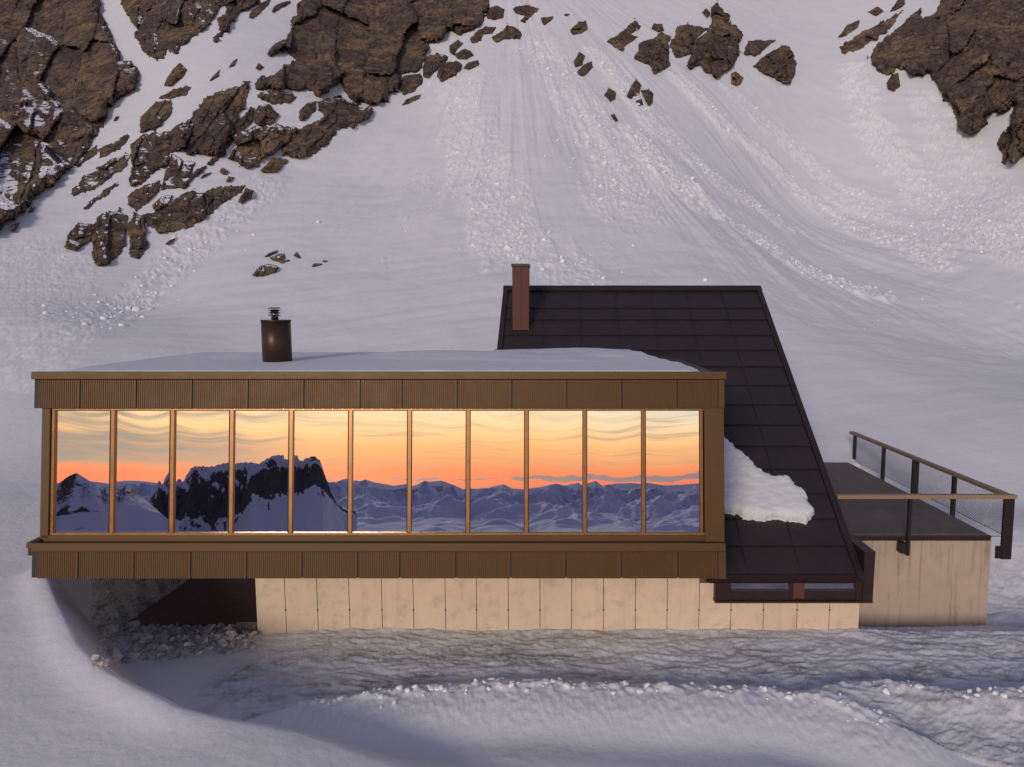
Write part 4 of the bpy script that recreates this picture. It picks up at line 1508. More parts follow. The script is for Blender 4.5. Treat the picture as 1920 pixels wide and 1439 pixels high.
CL, OC, BO = 'cliff', 'rock_outcrop', 'boulder'
ROCKS = [
    (CL, 'great dark cliff filling the upper left corner with snow on its ledges', 1, [(-900, -380), (490, -380), (505, 60), (545, 110), (575, 190), (600, 250), (620, 300), (700, 340), (720, 390), (690, 450), (650, 490), (560, 545), (545, 610), (510, 680), (440, 770), (400, 850), (340, 870), (290, 930), (190, 1010), (140, 1070), (60, 1135), (-900, 1750)], 1.2, 0.48, 0.35, 4.2),
    (CL, 'snow-flecked brown cliff to the right of the narrow snow chute at the top', 1, [(580, -380), (1160, -380), (1160, 20), (1110, 80), (1060, 140), (990, 200), (900, 275), (870, 270), (830, 300), (790, 310), (760, 290), (722, 250), (705, 200), (690, 150), (680, 110), (630, 45)], 1.0, 0.85, 0.3, 2.6),
    (OC, 'brown rock hanging down from the top edge above the wide snow ramp', 1, [(1170, -380), (1395, -380), (1340, 20), (1250, 60), (1200, 110), (1175, 160), (1102, 225), (1095, 190), (1130, 150), (1115, 100), (1160, 50)], 1.0, 0.4, 0.6, 1.8),
    (OC, 'slim oval rock slanting on the snow ramp at the top edge', 1, [(1277, 92), (1285, 60), (1340, 20), (1392, -8), (1378, 25), (1330, 75), (1295, 96)], 0.8, 0.2, 0.9, 1.6),
    (OC, 'thin dark sliver of rock near the top beside the ochre cliff', 1, [(1392, 62), (1415, 28), (1490, 2), (1497, 15), (1440, 45), (1405, 66)], 0.8, 0.2, 0.9, 1.6),
    (CL, 'tall ochre and brown cliff at the top centre, the largest bare rock face', 2, [(-98, -380), (-100, 0), (-140, 110), (-165, 190), (-245, 240), (-265, 295), (-205, 265), (-175, 258), (-130, 305), (-225, 370), (-325, 410), (-335, 460), (-165, 462), (-35, 470), (-5, 498), (55, 462), (100, 425), (150, 505), (205, 530), (300, 540), (345, 520), (360, 482), (410, 450), (430, 390), (520, 360), (535, 300), (552, 240), (540, 215), (600, 215), (640, 190), (652, 130), (692, 172), (775, 160), (835, 115), (862, 60), (872, 0), (885, -380)], 1.25, 0.32, 0.12, 4.6),
    (OC, 'biggest leaning slab in the middle of the left rock cluster', 1, [(1280, 430), (1270, 500), (1220, 620), (1190, 700), (1120, 790), (960, 795), (950, 740), (980, 640), (990, 580), (1060, 510), (1150, 460)], 1.1, 0.3, 0.6, 3.0),
    (OC, 'rounded brown block left of the biggest leaning slab', 1, [(720, 600), (800, 522), (880, 515), (890, 560), (860, 620), (790, 670), (722, 680)], 1.0, 0.3, 0.6, 2.0),
    (OC, 'flat slab lying above the rounded brown block', 1, [(790, 512), (850, 480), (940, 445), (992, 445), (960, 490), (890, 508)], 0.8, 0.3, 0.9, 1.6),
    (OC, 'jagged dark outcrop with a vertical left face below the biggest leaning slab', 1, [(670, 740), (740, 690), (830, 680), (920, 650), (970, 600), (1000, 640), (960, 760), (880, 790), (850, 850), (780, 900), (720, 950), (665, 965), (670, 850)], 1.1, 0.5, 0.35, 2.2),
    (OC, 'broken rock with a snow pocket under the jagged dark outcrop', 1, [(880, 790), (950, 830), (1010, 828), (985, 900), (955, 965), (830, 977), (840, 900), (868, 860)], 1.0, 0.75, 0.3, 1.8),
    (OC, 'narrow rock rib running down right of the broken rock', 1, [(1120, 795), (1190, 710), (1210, 720), (1150, 800), (1080, 850), (1000, 910), (950, 975), (960, 925), (1040, 850)], 0.8, 0.3, 0.8, 1.6),
    (OC, 'squat rounded rock in the snow pocket under the central cliff', 1, [(1305, 575), (1330, 545), (1385, 540), (1432, 590), (1410, 632), (1340, 648), (1308, 630)], 1.0, 0.3, 0.4, 1.6),
    (OC, 'low wide block touching the foot of the central cliff on its left', 1, [(1315, 490), (1400, 458), (1480, 470), (1545, 500), (1500, 525), (1400, 537), (1355, 522)], 0.9, 0.45, 0.5, 1.6),
    (OC, 'wide blocky outcrop with snow lines in the middle of the left cluster', 1, [(1180, 700), (1310, 650), (1440, 640), (1535, 672), (1480, 740), (1400, 790), (1320, 862), (1230, 857), (1180, 812), (1215, 760)], 1.1, 0.55, 0.5, 2.2),
    (OC, 'long pointed outcrop at the right edge of the left cluster below the central cliff', 1, [(1625, 515), (1750, 508), (1850, 545), (1912, 555), (1900, 610), (1830, 642), (1740, 662), (1690, 742), (1600, 792), (1510, 812), (1480, 790), (1420, 832), (1470, 745), (1560, 645), (1690, 592), (1630, 570)], 1.1, 0.35, 0.7, 2.6),
    (OC, 'wedge of rock at the lower tip of the long pointed outcrop', 1, [(1330, 882), (1400, 812), (1490, 820), (1440, 872), (1390, 892)], 0.8, 0.2, 0.8, 1.6),
    (OC, 'crumbling rock strip between the leaning slab and the squat rounded rock', 1, [(1190, 705), (1215, 640), (1290, 545), (1310, 560), (1300, 620), (1240, 690)], 0.8, 0.5, 0.6, 1.5),
    (OC, 'dark rock on the steep snow between the central cliff and its lower left spur', 1, [(1535, 575), (1580, 530), (1625, 520), (1620, 570), (1560, 622), (1540, 618)], 0.8, 0.3, 0.7, 1.5),
    (OC, 'lichen-brown rock with a blunt left nose at the left end of the cluster', 1, [(370, 970), (450, 890), (570, 820), (640, 800), (667, 812), (640, 870), (560, 920), (500, 960), (440, 990), (365, 1002)], 0.9, 0.5, 0.75, 2.0),
    (OC, 'flat brown slab above the blunt left nose', 1, [(500, 770), (600, 720), (660, 688), (668, 705), (600, 780), (510, 817)], 0.9, 0.3, 0.75, 1.6),
    (OC, 'small slanting rock between the left cliff and the flat brown slab', 1, [(398, 862), (440, 790), (500, 742), (500, 792), (430, 837)], 0.9, 0.2, 0.75, 1.6),
    (OC, 'thin rock streak under the blunt left nose', 1, [(408, 1088), (470, 1030), (600, 930), (615, 950), (520, 1022), (450, 1072)], 0.8, 0.5, 0.8, 1.5),
    (OC, 'dark broken block below the jagged outcrop', 1, [(655, 1012), (700, 970), (820, 925), (832, 960), (760, 1042), (700, 1087), (655, 1052)], 1.0, 0.45, 0.4, 1.6),
    (OC, 'broad rounded bluff at the bottom right of the left cluster', 1, [(730, 1112), (830, 1070), (930, 1000), (1000, 983), (1050, 1000), (1060, 1112), (990, 1162), (900, 1192), (820, 1202), (760, 1160)], 1.15, 0.25, 0.1, 2.6),
    (OC, 'tapering rock arm stretching right from the rounded bluff', 1, [(1045, 990), (1130, 960), (1260, 953), (1242, 992), (1150, 1042), (1062, 1108)], 0.9, 0.2, 0.2, 1.6),
    (BO, 'upright boulder at the tip of the tapering rock arm', 1, [(1225, 1038), (1262, 965), (1302, 980), (1292, 1022), (1240, 1047)], 1.0, 0.2, 0.5, 1.2),
    (BO, 'snow-capped rock behind the rounded bluff', 1, [(780, 1058), (830, 1010), (890, 1000), (870, 1055), (800, 1088)], 0.9, 0.7, 0.4, 1.4),
    (OC, 'leftmost of the three hanging rock teeth at the foot of the left cluster', 1, [(330, 1272), (345, 1210), (400, 1150), (472, 1148), (476, 1222), (390, 1292)], 1.1, 0.15, 0.1, 2.2),
    (OC, 'middle and longest of the three hanging rock teeth', 1, [(476, 1150), (500, 1110), (620, 1078), (652, 1110), (652, 1250), (610, 1312), (540, 1367), (490, 1372), (480, 1300)], 1.15, 0.15, 0.05, 2.4),
    (OC, 'rightmost of the three hanging rock teeth', 1, [(658, 1150), (692, 1103), (740, 1120), (752, 1200), (767, 1270), (712, 1337), (668, 1322), (662, 1240)], 1.15, 0.2, 0.05, 2.2),
    (BO, 'narrow dark stone on the snow just below the rounded bluff', 1, [(846, 1257), (870, 1236), (903, 1222), (892, 1238), (860, 1258)], 0.8, 0.1, 0.9, 1.2),
    (BO, 'broken stone pair alone on the snow ramp at the upper left', 1, [(842, 442), (868, 380), (925, 323), (962, 358), (930, 402), (895, 425), (880, 446)], 0.8, 0.6, 0.6, 1.2),
    (BO, 'lower of two dark streaks of stone on the snow ramp', 1, [(1072, 417), (1130, 358), (1122, 392), (1085, 418)], 0.6, 0.1, 0.9, 1.2),
    (BO, 'upper of two dark streaks of stone on the snow ramp', 1, [(1172, 352), (1195, 318), (1222, 298), (1205, 338)], 0.6, 0.1, 0.9, 1.2),
    (BO, 'small square boulder on the snow ramp beside the central cliff', 1, [(1312, 352), (1330, 323), (1358, 345), (1335, 367)], 0.8, 0.1, 0.3, 1.2),
    (BO, 'tiny dark stone on the snow beside the left cliff', 1, [(582, 624), (592, 602), (609, 598), (600, 620)], 0.7, 0.1, 0.8, 1.0),
    (BO, 'larger dark stone below the foot of the left cliff', 1, [(52, 1185), (60, 1162), (100, 1142), (92, 1170), (62, 1196)], 0.8, 0.2, 0.8, 1.0),
    (BO, 'smaller dark stone just under the edge of the left cliff', 1, [(143, 1092), (160, 1062), (184, 1062), (168, 1090)], 0.8, 0.2, 0.8, 1.0),
    (BO, 'rounded stone in the open snow above the rounded bluff', 1, [(1126, 880), (1145, 862), (1174, 880), (1160, 897), (1135, 897)], 0.8, 0.2, 0.4, 1.0),
    (BO, 'flat dark stone beside the rounded stone above the bluff', 1, [(1160, 935), (1175, 908), (1206, 912), (1190, 932)], 0.7, 0.2, 0.7, 1.0),
    (BO, 'pointed stone at the left in the snow above the bluff', 1, [(1028, 918), (1052, 890), (1092, 885), (1060, 908)], 0.7, 0.2, 0.7, 1.0),
    # isolated group in the middle of the smooth snow
    (BO, 'largest ochre boulder of the group on the smooth snow above the round chimney', 1, [(1296, 1416), (1345, 1365), (1376, 1355), (1432, 1372), (1416, 1396), (1365, 1418), (1305, 1421)], 1.0, 0.1, 0.5, 1.2),
    (BO, 'wide dark boulder above the largest ochre boulder on the smooth snow', 1, [(1388, 1328), (1416, 1312), (1464, 1299), (1468, 1330), (1494, 1339), (1450, 1353), (1405, 1341)], 0.9, 0.1, 0.5, 1.2),
    (BO, 'thin slanting boulder at the top left of the group on the smooth snow', 1, [(1347, 1325), (1384, 1300), (1428, 1287), (1420, 1302), (1385, 1318)], 0.7, 0.1, 0.8, 1.2),
    (BO, 'small pointed boulder at the top right of the group on the smooth snow', 1, [(1505, 1312), (1525, 1296), (1544, 1322), (1535, 1329), (1518, 1320)], 0.8, 0.1, 0.4, 1.2),
    (BO, 'lower of the two little rounded stones right of the boulder group', 1, [(1603, 1371), (1616, 1353), (1657, 1352), (1654, 1362)], 0.8, 0.1, 0.3, 1.2),
    (BO, 'upper of the two little rounded stones right of the boulder group', 1, [(1654, 1347), (1662, 1334), (1685, 1342), (1683, 1349)], 0.8, 0.1, 0.3, 1.2),
    # under the central cliff
    (BO, 'big block with a snow cap under the right foot of the central cliff', 2, [(405, 452), (430, 390), (518, 378), (527, 420), (482, 470), (430, 487)], 1.1, 0.3, 0.2, 2.0),
    (BO, 'flat log-shaped stone below the snow-capped block', 2, [(422, 541), (440, 510), (517, 487), (512, 505), (450, 537)], 0.8, 0.1, 0.7, 1.4),
    (OC, 'dark rock attached to the right foot of the central cliff', 2, [(528, 340), (550, 290), (605, 278), (662, 290), (640, 320), (600, 360), (560, 402), (530, 392)], 1.0, 0.5, 0.3, 1.6),
    (BO, 'egg-shaped boulder lowest in the pile right of the central cliff', 2, [(600, 390), (622, 330), (700, 312), (732, 335), (725, 355), (680, 400), (620, 420)], 1.1, 0.2, 0.5, 1.6),
    (BO, 'slab boulder at the right end of the pile below the central cliff', 2, [(734, 352), (760, 325), (812, 310), (817, 335), (762, 364)], 0.9, 0.1, 0.6, 1.6),
    (BO, 'rounded boulder at the top of the pile right of the central cliff', 2, [(664, 237), (708, 206), (737, 225), (700, 255), (690, 285), (668, 272)], 1.0, 0.2, 0.5, 1.4),
    (BO, 'ragged boulder in the middle of the pile right of the central cliff', 2, [(690, 282), (742, 253), (770, 262), (788, 282), (752, 307), (705, 303)], 0.9, 0.4, 0.5, 1.2),
    (OC, 'arched rock with a snow hole at the right shoulder of the central cliff', 2, [(769, 202), (800, 165), (850, 138), (903, 140), (888, 172), (840, 180), (830, 212), (780, 219)], 1.0, 0.35, 0.5, 1.4),
    (OC, 'spiky rock right of the arched rock at the shoulder of the central cliff', 2, [(878, 190), (940, 165), (960, 128), (1005, 138), (1038, 180), (1030, 203), (960, 200), (900, 217)], 1.0, 0.4, 0.3, 1.3),
    (BO, 'round boulder at the top edge touching the central cliff', 2, [(854, 62), (880, 35), (915, 28), (947, 50), (942, 85), (900, 102), (860, 97)], 1.0, 0.1, 0.3, 1.4),
    (OC, 'flat jagged rock high up between the central cliff and the lone boulder', 2, [(990, 45), (1020, 28), (1080, 30), (1132, 45), (1092, 75), (1052, 118), (1030, 107), (1060, 80), (1000, 70)], 0.8, 0.4, 0.5, 1.3),
    (BO, 'small dark stones in a row right of the flat jagged rock', 2, [(1132, 92), (1200, 82), (1196, 98), (1155, 132), (1142, 120)], 0.7, 0.4, 0.5, 1.0),
    (BO, 'tiny stone below the top edge left of the lone boulder', 2, [(1252, 82), (1262, 70), (1286, 72), (1276, 84)], 0.7, 0.1, 0.5, 1.0),
    (BO, 'lone round boulder in the open gully near the top', 2, [(1283, 157), (1308, 138), (1330, 112), (1367, 112), (1377, 150), (1342, 172), (1300, 182)], 1.1, 0.1, 0.4, 1.4),
    (BO, 'upper boulder of the cluster in the middle of the gully', 2, [(1303, 315), (1335, 268), (1362, 288), (1347, 332), (1310, 344)], 0.9, 0.3, 0.5, 1.2),
    (BO, 'lower oval boulder of the cluster in the middle of the gully', 2, [(1323, 372), (1350, 335), (1398, 317), (1402, 345), (1362, 387), (1333, 388)], 1.0, 0.1, 0.6, 1.4),
    (BO, 'lone angular boulder lowest in the gully centre', 2, [(1462, 490), (1485, 455), (1523, 475), (1517, 507), (1490, 522)], 1.1, 0.1, 0.4, 1.4),
    (BO, 'small pointed red-brown stone below the lone angular boulder', 2, [(1493, 592), (1513, 587), (1532, 620), (1520, 630)], 0.8, 0.0, 0.2, 1.2),
    (BO, 'left boulder of the pile under the right-hand rock ridge', 2, [(1576, 497), (1608, 430), (1625, 405), (1652, 440), (1642, 482), (1600, 507)], 1.0, 0.3, 0.4, 1.2),
    (BO, 'right upright boulder of the pile under the right-hand rock ridge', 2, [(1648, 465), (1690, 462), (1714, 480), (1710, 530), (1690, 547), (1668, 512)], 1.0, 0.2, 0.2, 1.2),
    (BO, 'smallest stone at the bottom of the pile under the right-hand rock ridge', 2, [(1622, 517), (1655, 508), (1662, 540), (1638, 547)], 0.9, 0.1, 0.3, 1.0),
    # right-hand ridge
    (OC, 'scattered left end of the right-hand rock ridge', 2, [(1473, 212), (1520, 185), (1560, 160), (1582, 130), (1620, 103), (1648, 135), (1605, 178), (1642, 190), (1585, 222), (1555, 264), (1508, 247)], 0.8, 0.7, 0.5, 1.1),
    (OC, 'crumbly dark outcrop hanging below the left part of the right-hand ridge', 2, [(1612, 300), (1640, 228), (1710, 198), (1760, 163), (1802, 190), (1790, 260), (1807, 340), (1770, 357), (1720, 382), (1700, 340), (1638, 322)], 1.0, 0.45, 0.15, 1.4),
    (OC, 'block between the crumbly outcrop and the tallest tower of the right-hand ridge', 3, [(98, 240), (135, 140), (190, 125), (295, 148), (235, 195), (205, 280), (130, 302)], 1.0, 0.4, 0.15, 1.8),
    (CL, 'tallest ochre tower of the right-hand ridge with a pinnacle on top', 3, [(188, 340), (210, 270), (220, 205), (305, 145), (308, 70), (320, 20), (345, 5), (395, 88), (402, 112), (440, 118), (468, 180), (452, 290), (430, 332), (380, 372), (350, 398), (290, 382), (240, 342)], 1.2, 0.2, 0.08, 2.2),
    (BO, 'small boulder below the tallest tower of the right-hand ridge', 3, [(412, 432), (415, 378), (440, 368), (477, 400), (465, 432), (440, 442)], 1.0, 0.2, 0.2, 1.2),
    (OC, 'large triangular rock at the right end of the right-hand ridge', 3, [(522, 345), (600, 278), (690, 228), (712, 238), (748, 320), (742, 382), (715, 423), (680, 428), (600, 382)], 1.2, 0.15, 0.3, 2.2),
    (OC, 'flat dark rock behind the large triangular rock', 3, [(478, 275), (500, 208), (640, 208), (595, 240), (540, 292), (500, 282)], 0.8, 0.5, 0.6, 1.5),
    (BO, 'small dark stone left of the pinnacle of the tallest tower', 3, [(263, 65), (285, 43), (308, 68), (290, 98)], 0.9, 0.1, 0.3, 1.0),
    (BO, 'snow-speckled stone above the block of the right-hand ridge', 3, [(2, 150), (15, 122), (60, 125), (68, 160), (40, 168)], 0.9, 0.6, 0.3, 1.0),
    # far right
    (OC, 'long left-pointing rock finger high on the far right slope', 3, [(963, 192), (1010, 130), (1072, 103), (1067, 142), (1000, 188)], 0.9, 0.1, 0.8, 1.8),
    (OC, 'lower rock finger pointing left from the big right cliff', 3, [(957, 245), (1050, 190), (1180, 118), (1285, 65), (1245, 140), (1170, 200), (1060, 262), (1000, 277)], 0.9, 0.35, 0.8, 2.2),
    (BO, 'rounded boulder between the rock fingers and the top edge', 3, [(1116, 62), (1165, 33), (1197, 58), (1160, 87)], 0.9, 0.1, 0.5, 1.4),
    (OC, 'slab at the top edge next to the big right cliff', 3, [(1228, 62), (1270, 0), (1310, -10), (1306, 25), (1262, 52)], 0.9, 0.3, 0.7, 1.6),
    (CL, 'big dark cliff filling the upper right corner streaked with snow', 3, [(1130, 292), (1170, 220), (1250, 160), (1330, 82), (1380, 50), (1402, 90), (1480, 60), (1560, -380), (2900, -380), (2900, 900), (1915, 812), (1872, 842), (1842, 825), (1850, 720), (1850, 640), (1870, 535), (1820, 572), (1722, 592), (1722, 640), (1685, 680), (1640, 687), (1580, 652), (1557, 600), (1540, 530), (1500, 522), (1490, 460), (1460, 412), (1430, 375), (1370, 387), (1270, 352), (1240, 382), (1190, 387), (1140, 330)], 1.2, 0.30, 0.65, 3.6),
    (BO, 'isolated boulder just below the big right cliff', 3, [(1213, 430), (1240, 380), (1272, 373), (1282, 440), (1250, 467), (1218, 457)], 1.1, 0.1, 0.2, 1.6),
    (OC, 'dark crag at the right edge under the big right cliff', 3, [(1776, 735), (1800, 690), (1850, 640), (1856, 720), (1842, 800), (1822, 845), (1803, 835), (1812, 790), (1782, 750)], 0.9, 0.5, 0.4, 1.4),
]
for r in ROCKS:
    make_rock(*r)

# ------------------------------------------------------------------ avalanche lumps
ICO = None


def ico():
    bm = bmesh.new()
    bmesh.ops.create_icosphere(bm, subdivisions=2, radius=1)
    v = np.array([q.co[:] for q in bm.verts])
    f = np.array([[q.index for q in p.verts] for p in bm.faces])
    bm.free()
    return v, f


IV, IF = ico()


def lumps(name, label, mat, pts, sizes, squash=0.75, cat=None, rough=0.25):
    n = len(pts)
    rg = np.random.RandomState(3)
    ang = rg.rand(n) * 6.28
    k3 = rg.randn(n, 3, 3) * 1.6
    ph3 = rg.rand(n, 3, 1) * 6.28
    wv = np.sin(np.einsum('nij,vj->niv', k3, IV) + ph3).sum(1)[..., None]
    base = IV[None] * (1 + rough * (0.75 * wv + 0.35 * rg.randn(n, len(IV), 1)))
    c, s = np.cos(ang)[:, None], np.sin(ang)[:, None]
    sx, sy, sz = (0.75 + 0.6 * rg.rand(3, n))[:, :, None]
    bx, by, bz = base[..., 0] * sx, base[..., 1] * sy, base[..., 2] * sz * squash
    V = np.stack([bx * c - by * s, bx * s + by * c, bz], 2) * sizes[:, None, None] + pts[:, None, :]
    Fc = (IF[None] + (np.arange(n) * len(IV))[:, None, None]).reshape(-1, 3)
    me = np_mesh(name, V.reshape(-1, 3), Fc, [mat], mat is M['snow'], dict(debris=np.full(n * len(IV), 0.8)))
    o = link_mesh(name, me, None, tuple(pts.mean(0)))
    tag(o, label, cat, None, 'stuff')
    return o


rg = np.random.RandomState(21)
PT, SZ = [], []
for pts, w, s in FLOWS:
    if s <= 0.3:
        continue
    seg = np.array(pts)
    L = np.r_[0, np.cumsum(np.hypot(*(np.diff(seg, axis=0).T)))]
    n = int(L[-1] * w * 2.6 * s)
    t = rg.rand(n) ** 0.8 * L[-1]
    if seg[0, 1] < seg[-1, 1]:
        t = L[-1] - t
    x = np.interp(t, L, seg[:, 0]) + rg.randn(n) * w * 0.5
    y = np.interp(t, L, seg[:, 1]) + rg.randn(n) * w * 0.5
    PT.append(np.stack([x, y], 1))
    SZ.append(np.clip(0.055 * (1 - rg.rand(n)) ** -0.42, 0.04, 0.24))
n = 160
phi = rg.uniform(-0.25, 0.75, n)
r = rg.uniform(40, 125, n)
PT.append(np.stack([APX + np.tan(phi) * r * 0.9, APY - r], 1))
SZ.append(np.clip(0.05 * (1 - rg.rand(n)) ** -0.5, 0.04, 0.20))
PT, SZ = np.concatenate(PT), np.concatenate(SZ)
ok = PT[:, 1] > 42
PT, SZ = PT[ok], SZ[ok]
zz = ground_z(PT[:, 0], PT[:, 1])
lumps('avalanche_debris', 'white lumps of avalanche snow scattered down the gully', M['snow'], np.column_stack([PT, zz + SZ * 0.25]), SZ)
# chunks along the ploughed ridge in front of the hut
PT, SZ = [], []
for pl, k in ((RIDGE, 130), (RIDGE2, 40)):
    seg = np.array(pl)
    L = np.r_[0, np.cumsum(np.hypot(*(np.diff(seg, axis=0).T)))]
    t = rg.rand(k) * L[-1]
    PT.append(np.stack([np.interp(t, L, seg[:, 0]) + rg.randn(k) * 0.22, np.interp(t, L, seg[:, 1]) + rg.randn(k) * 0.22], 1))
    SZ.append(np.clip(0.022 * (1 - rg.rand(k)) ** -0.5, 0.015, 0.075))
PT, SZ = np.concatenate(PT), np.concatenate(SZ)
lumps('snow_chunks', 'broken snow chunks along the ploughed ridge in front of the hut', M['snow'], np.column_stack([PT, ground_z(PT[:, 0], PT[:, 1]) + SZ * 0.2]), SZ)

# ------------------------------------------------------------------ broken stone below the left end of the hut
def stone_mesh(seed):
    r = random.Random(seed)
    bm = bmesh.new()
    sx, sy, sz = r.uniform(.7, 1.3), r.uniform(.5, 1.0), r.uniform(.35, .8)
    for _ in range(11):
        v = Vector((r.gauss(0, 1), r.gauss(0, 1), r.gauss(0, 1))).normalized()
        bm.verts.new((v.x * sx, v.y * sy, v.z * sz))
    bmesh.ops.convex_hull(bm, input=bm.verts)
    bmesh.ops.delete(bm, geom=[v for v in bm.verts if not v.link_faces], context='VERTS')
    bmesh.ops.recalc_face_normals(bm, faces=bm.faces)
    me = bpy.data.meshes.new('broken_stone')
    bm.to_mesh(me)
    bm.free()
    me.materials.append(M['stone'])
    return me


SM = [stone_mesh(k) for k in range(9)]
rs = random.Random(14)
k = 0
GRP = 'broken stones in front of the rust brown platform'
for i in range(120):
    px = rs.uniform(178, 330) if rs.random() < 0.7 else rs.uniform(330, 440)
    lim = 1250 - (px - 178) * 0.09
    py = rs.uniform(1176, lim if px < 330 else 1215)
    Y = float(cast([px], [py])[0])
    a, c = ray(px, py)
    o = bpy.data.objects.new('broken_stone', SM[i % 9])
    COL.objects.link(o)
    s = rs.uniform(0.08, 0.21) * (1.5 if rs.random() < 0.18 else 1)
    o.location = (a * Y, Y, c * Y + s * 0.25)
    o.scale = (s, s, s)
    o.rotation_euler = (rs.uniform(-.9, .9), rs.uniform(-.9, .9), rs.uniform(0, 6.28))
    tag(o, 'angular grey stone lying in the rubble in front of the rust brown platform', 'stone', GRP)
n = 900
px = rg.uniform(180, 480, n)
py = 1174 + rg.rand(n) ** 1.3 * (80 - (px - 180) * 0.12)
n2 = 650
px2 = rg.uniform(172, 335, n2)
py2 = 1088 + rg.rand(n2) * np.clip((335 - px2) * 0.9, 4, 78)
px, py = np.r_[px, px2], np.r_[py, py2]
Y = cast(px, py)
a, c = ray(px, py)
sz = np.clip(0.024 * (1 - rg.rand(n + n2)) ** -0.4, 0.02, 0.09)
lumps('rubble', 'small grey rubble heaped under the left end of the hut', M['stone'], np.column_stack([a * Y, Y, c * Y + 0.02]), sz, 0.7, None, 0.3)

# ------------------------------------------------------------------ the land in front of the windows (seen mirrored in the glass)
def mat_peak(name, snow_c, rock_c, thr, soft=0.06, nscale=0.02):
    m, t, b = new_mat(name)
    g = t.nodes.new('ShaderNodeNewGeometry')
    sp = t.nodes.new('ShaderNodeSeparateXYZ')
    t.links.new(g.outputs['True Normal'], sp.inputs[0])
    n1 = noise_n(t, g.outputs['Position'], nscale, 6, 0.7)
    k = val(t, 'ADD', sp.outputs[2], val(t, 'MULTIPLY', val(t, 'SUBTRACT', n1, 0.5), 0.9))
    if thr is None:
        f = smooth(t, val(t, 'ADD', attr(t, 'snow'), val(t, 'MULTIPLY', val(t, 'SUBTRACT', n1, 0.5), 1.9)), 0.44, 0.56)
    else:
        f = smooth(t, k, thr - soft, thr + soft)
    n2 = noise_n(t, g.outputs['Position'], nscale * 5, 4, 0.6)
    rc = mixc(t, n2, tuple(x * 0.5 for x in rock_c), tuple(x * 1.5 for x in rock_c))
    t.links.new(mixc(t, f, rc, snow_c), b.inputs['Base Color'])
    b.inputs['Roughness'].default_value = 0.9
    b.inputs['Specular IOR Level'].default_value = 0.1
    return m


def refl(px, py, r0):
    """where the ray mirrored in the glass at a photo pixel has gone r0 metres out: (x / r0, height / r0)"""
    al, be = F(px, py, GL)
    p = fr(al, GL, be)
    a, c = ray(px, py)
    d = Vector((a, 1, c)).normalized()
    r = d - 2 * d.dot(FN) * FN
    q = p + r * ((-r0 - p.y) / r.y)
    return q.x / r0, (q.z - EYE) / r0


def crest_fn(pts, r0):
    q = sorted(refl(*p, r0) for p in pts)
    return np.array([p[0] for p in q]), np.array([p[1] for p in q])


EYE = fr(0, 0, 0).z + 0.3


def massif(name, pts, r0, r_in, foot, mat, cliff, label, seed, nu=380, nr=150, amp=1.0, noise_w=30.0):
    cu, ce = crest_fn(pts, r0)
    us = np.linspace(cu[0], cu[-1], nu)
    rs_ = np.concatenate([np.linspace(r_in, r0 * 0.86, nr // 3, endpoint=False), np.linspace(r0 * 0.86, r0 * 1.02, nr - nr // 3), np.linspace(r0 * 1.04, r0 * 1.35, 12)])
    U, RR = np.meshgrid(us, rs_)
    x, y = U * RR, -RR
    e1 = np.interp(us, cu, ce)
    kk = np.array([1, 2, 3, 2, 1]) / 9.0
    e1 = np.convolve(np.pad(e1, 2, mode='edge'), kk, mode='valid') + 0.0016 * amp * fbm(us * 140, us * 0, 3, seed + 20)
    ec = np.repeat(e1[None], len(rs_), 0)
    rc = r0 * (1 - 0.05 * (0.5 + 0.5 * fbm(U * 9, U * 0, 3, seed)))
    t = np.clip((RR - r_in) / (rc - r_in), 0, 1)
    # snow apron then a steep wall to the crest
    tc_ = 0.86
    if not np.isscalar(cliff):
        lu, le = crest_fn(cliff, r0)
        cliff = np.interp(U, lu, le)
    apron = foot * (1 - t / tc_) + cliff * (t / tc_)
    wallt = np.clip((t - tc_) / (1 - tc_), 0, 1)
    tong = fbm(U * 55 + wallt * 2.5, wallt * 5, 4, seed + 31) + 0.6 * fbm(U * 150 - wallt * 4, wallt * 13, 4, seed + 35)
    snow_a = 0.12 + np.clip(0.95 - (wallt - 0.10 * tong) * 6, 0, 1) + np.clip((wallt - 0.52 + 0.12 * tong) * 1.5, 0, 0.62) + 0.16 * np.clip(tong, -1, 1)
    snow_a = np.where(t < tc_ - 0.02, 0.95, snow_a)
    e = np.where(t < tc_, apron, cliff + (np.maximum(ec - cliff, 0.0)) * wallt ** 0.8)
    z = EYE + RR * e
    zc_ = EYE + RR * ec
    rg_ = ridged(x / noise_w / 2.2, y / noise_w / 2.2, 5, seed + 5, 0.55) - 1.0
    env = np.sin(np.pi * np.clip(wallt, 0, 1)) * 0.9 + 0.16 * (t < tc_)
    z = z + amp * env * noise_w * 0.46 * rg_
    z = z + 1.6 * amp * fbm(x / 7, y / 7, 3, seed + 8) * wallt * (1 - wallt * 0.55)
    z = np.where(RR > rc, np.minimum(z, zc_) - (RR - rc) * 0.8, np.minimum(z, zc_ + 0.6))
    me = np_mesh(name, np.stack([x, y, z], 2).reshape(-1, 3), grid_faces(len(rs_), nu)[:, ::-1], [mat], False, dict(snow=snow_a.ravel()))
    o = link_mesh(name, me, None, (float(x.mean()), float(y.mean()), float(z.min())))
    tag(o, label, None, None, 'structure')


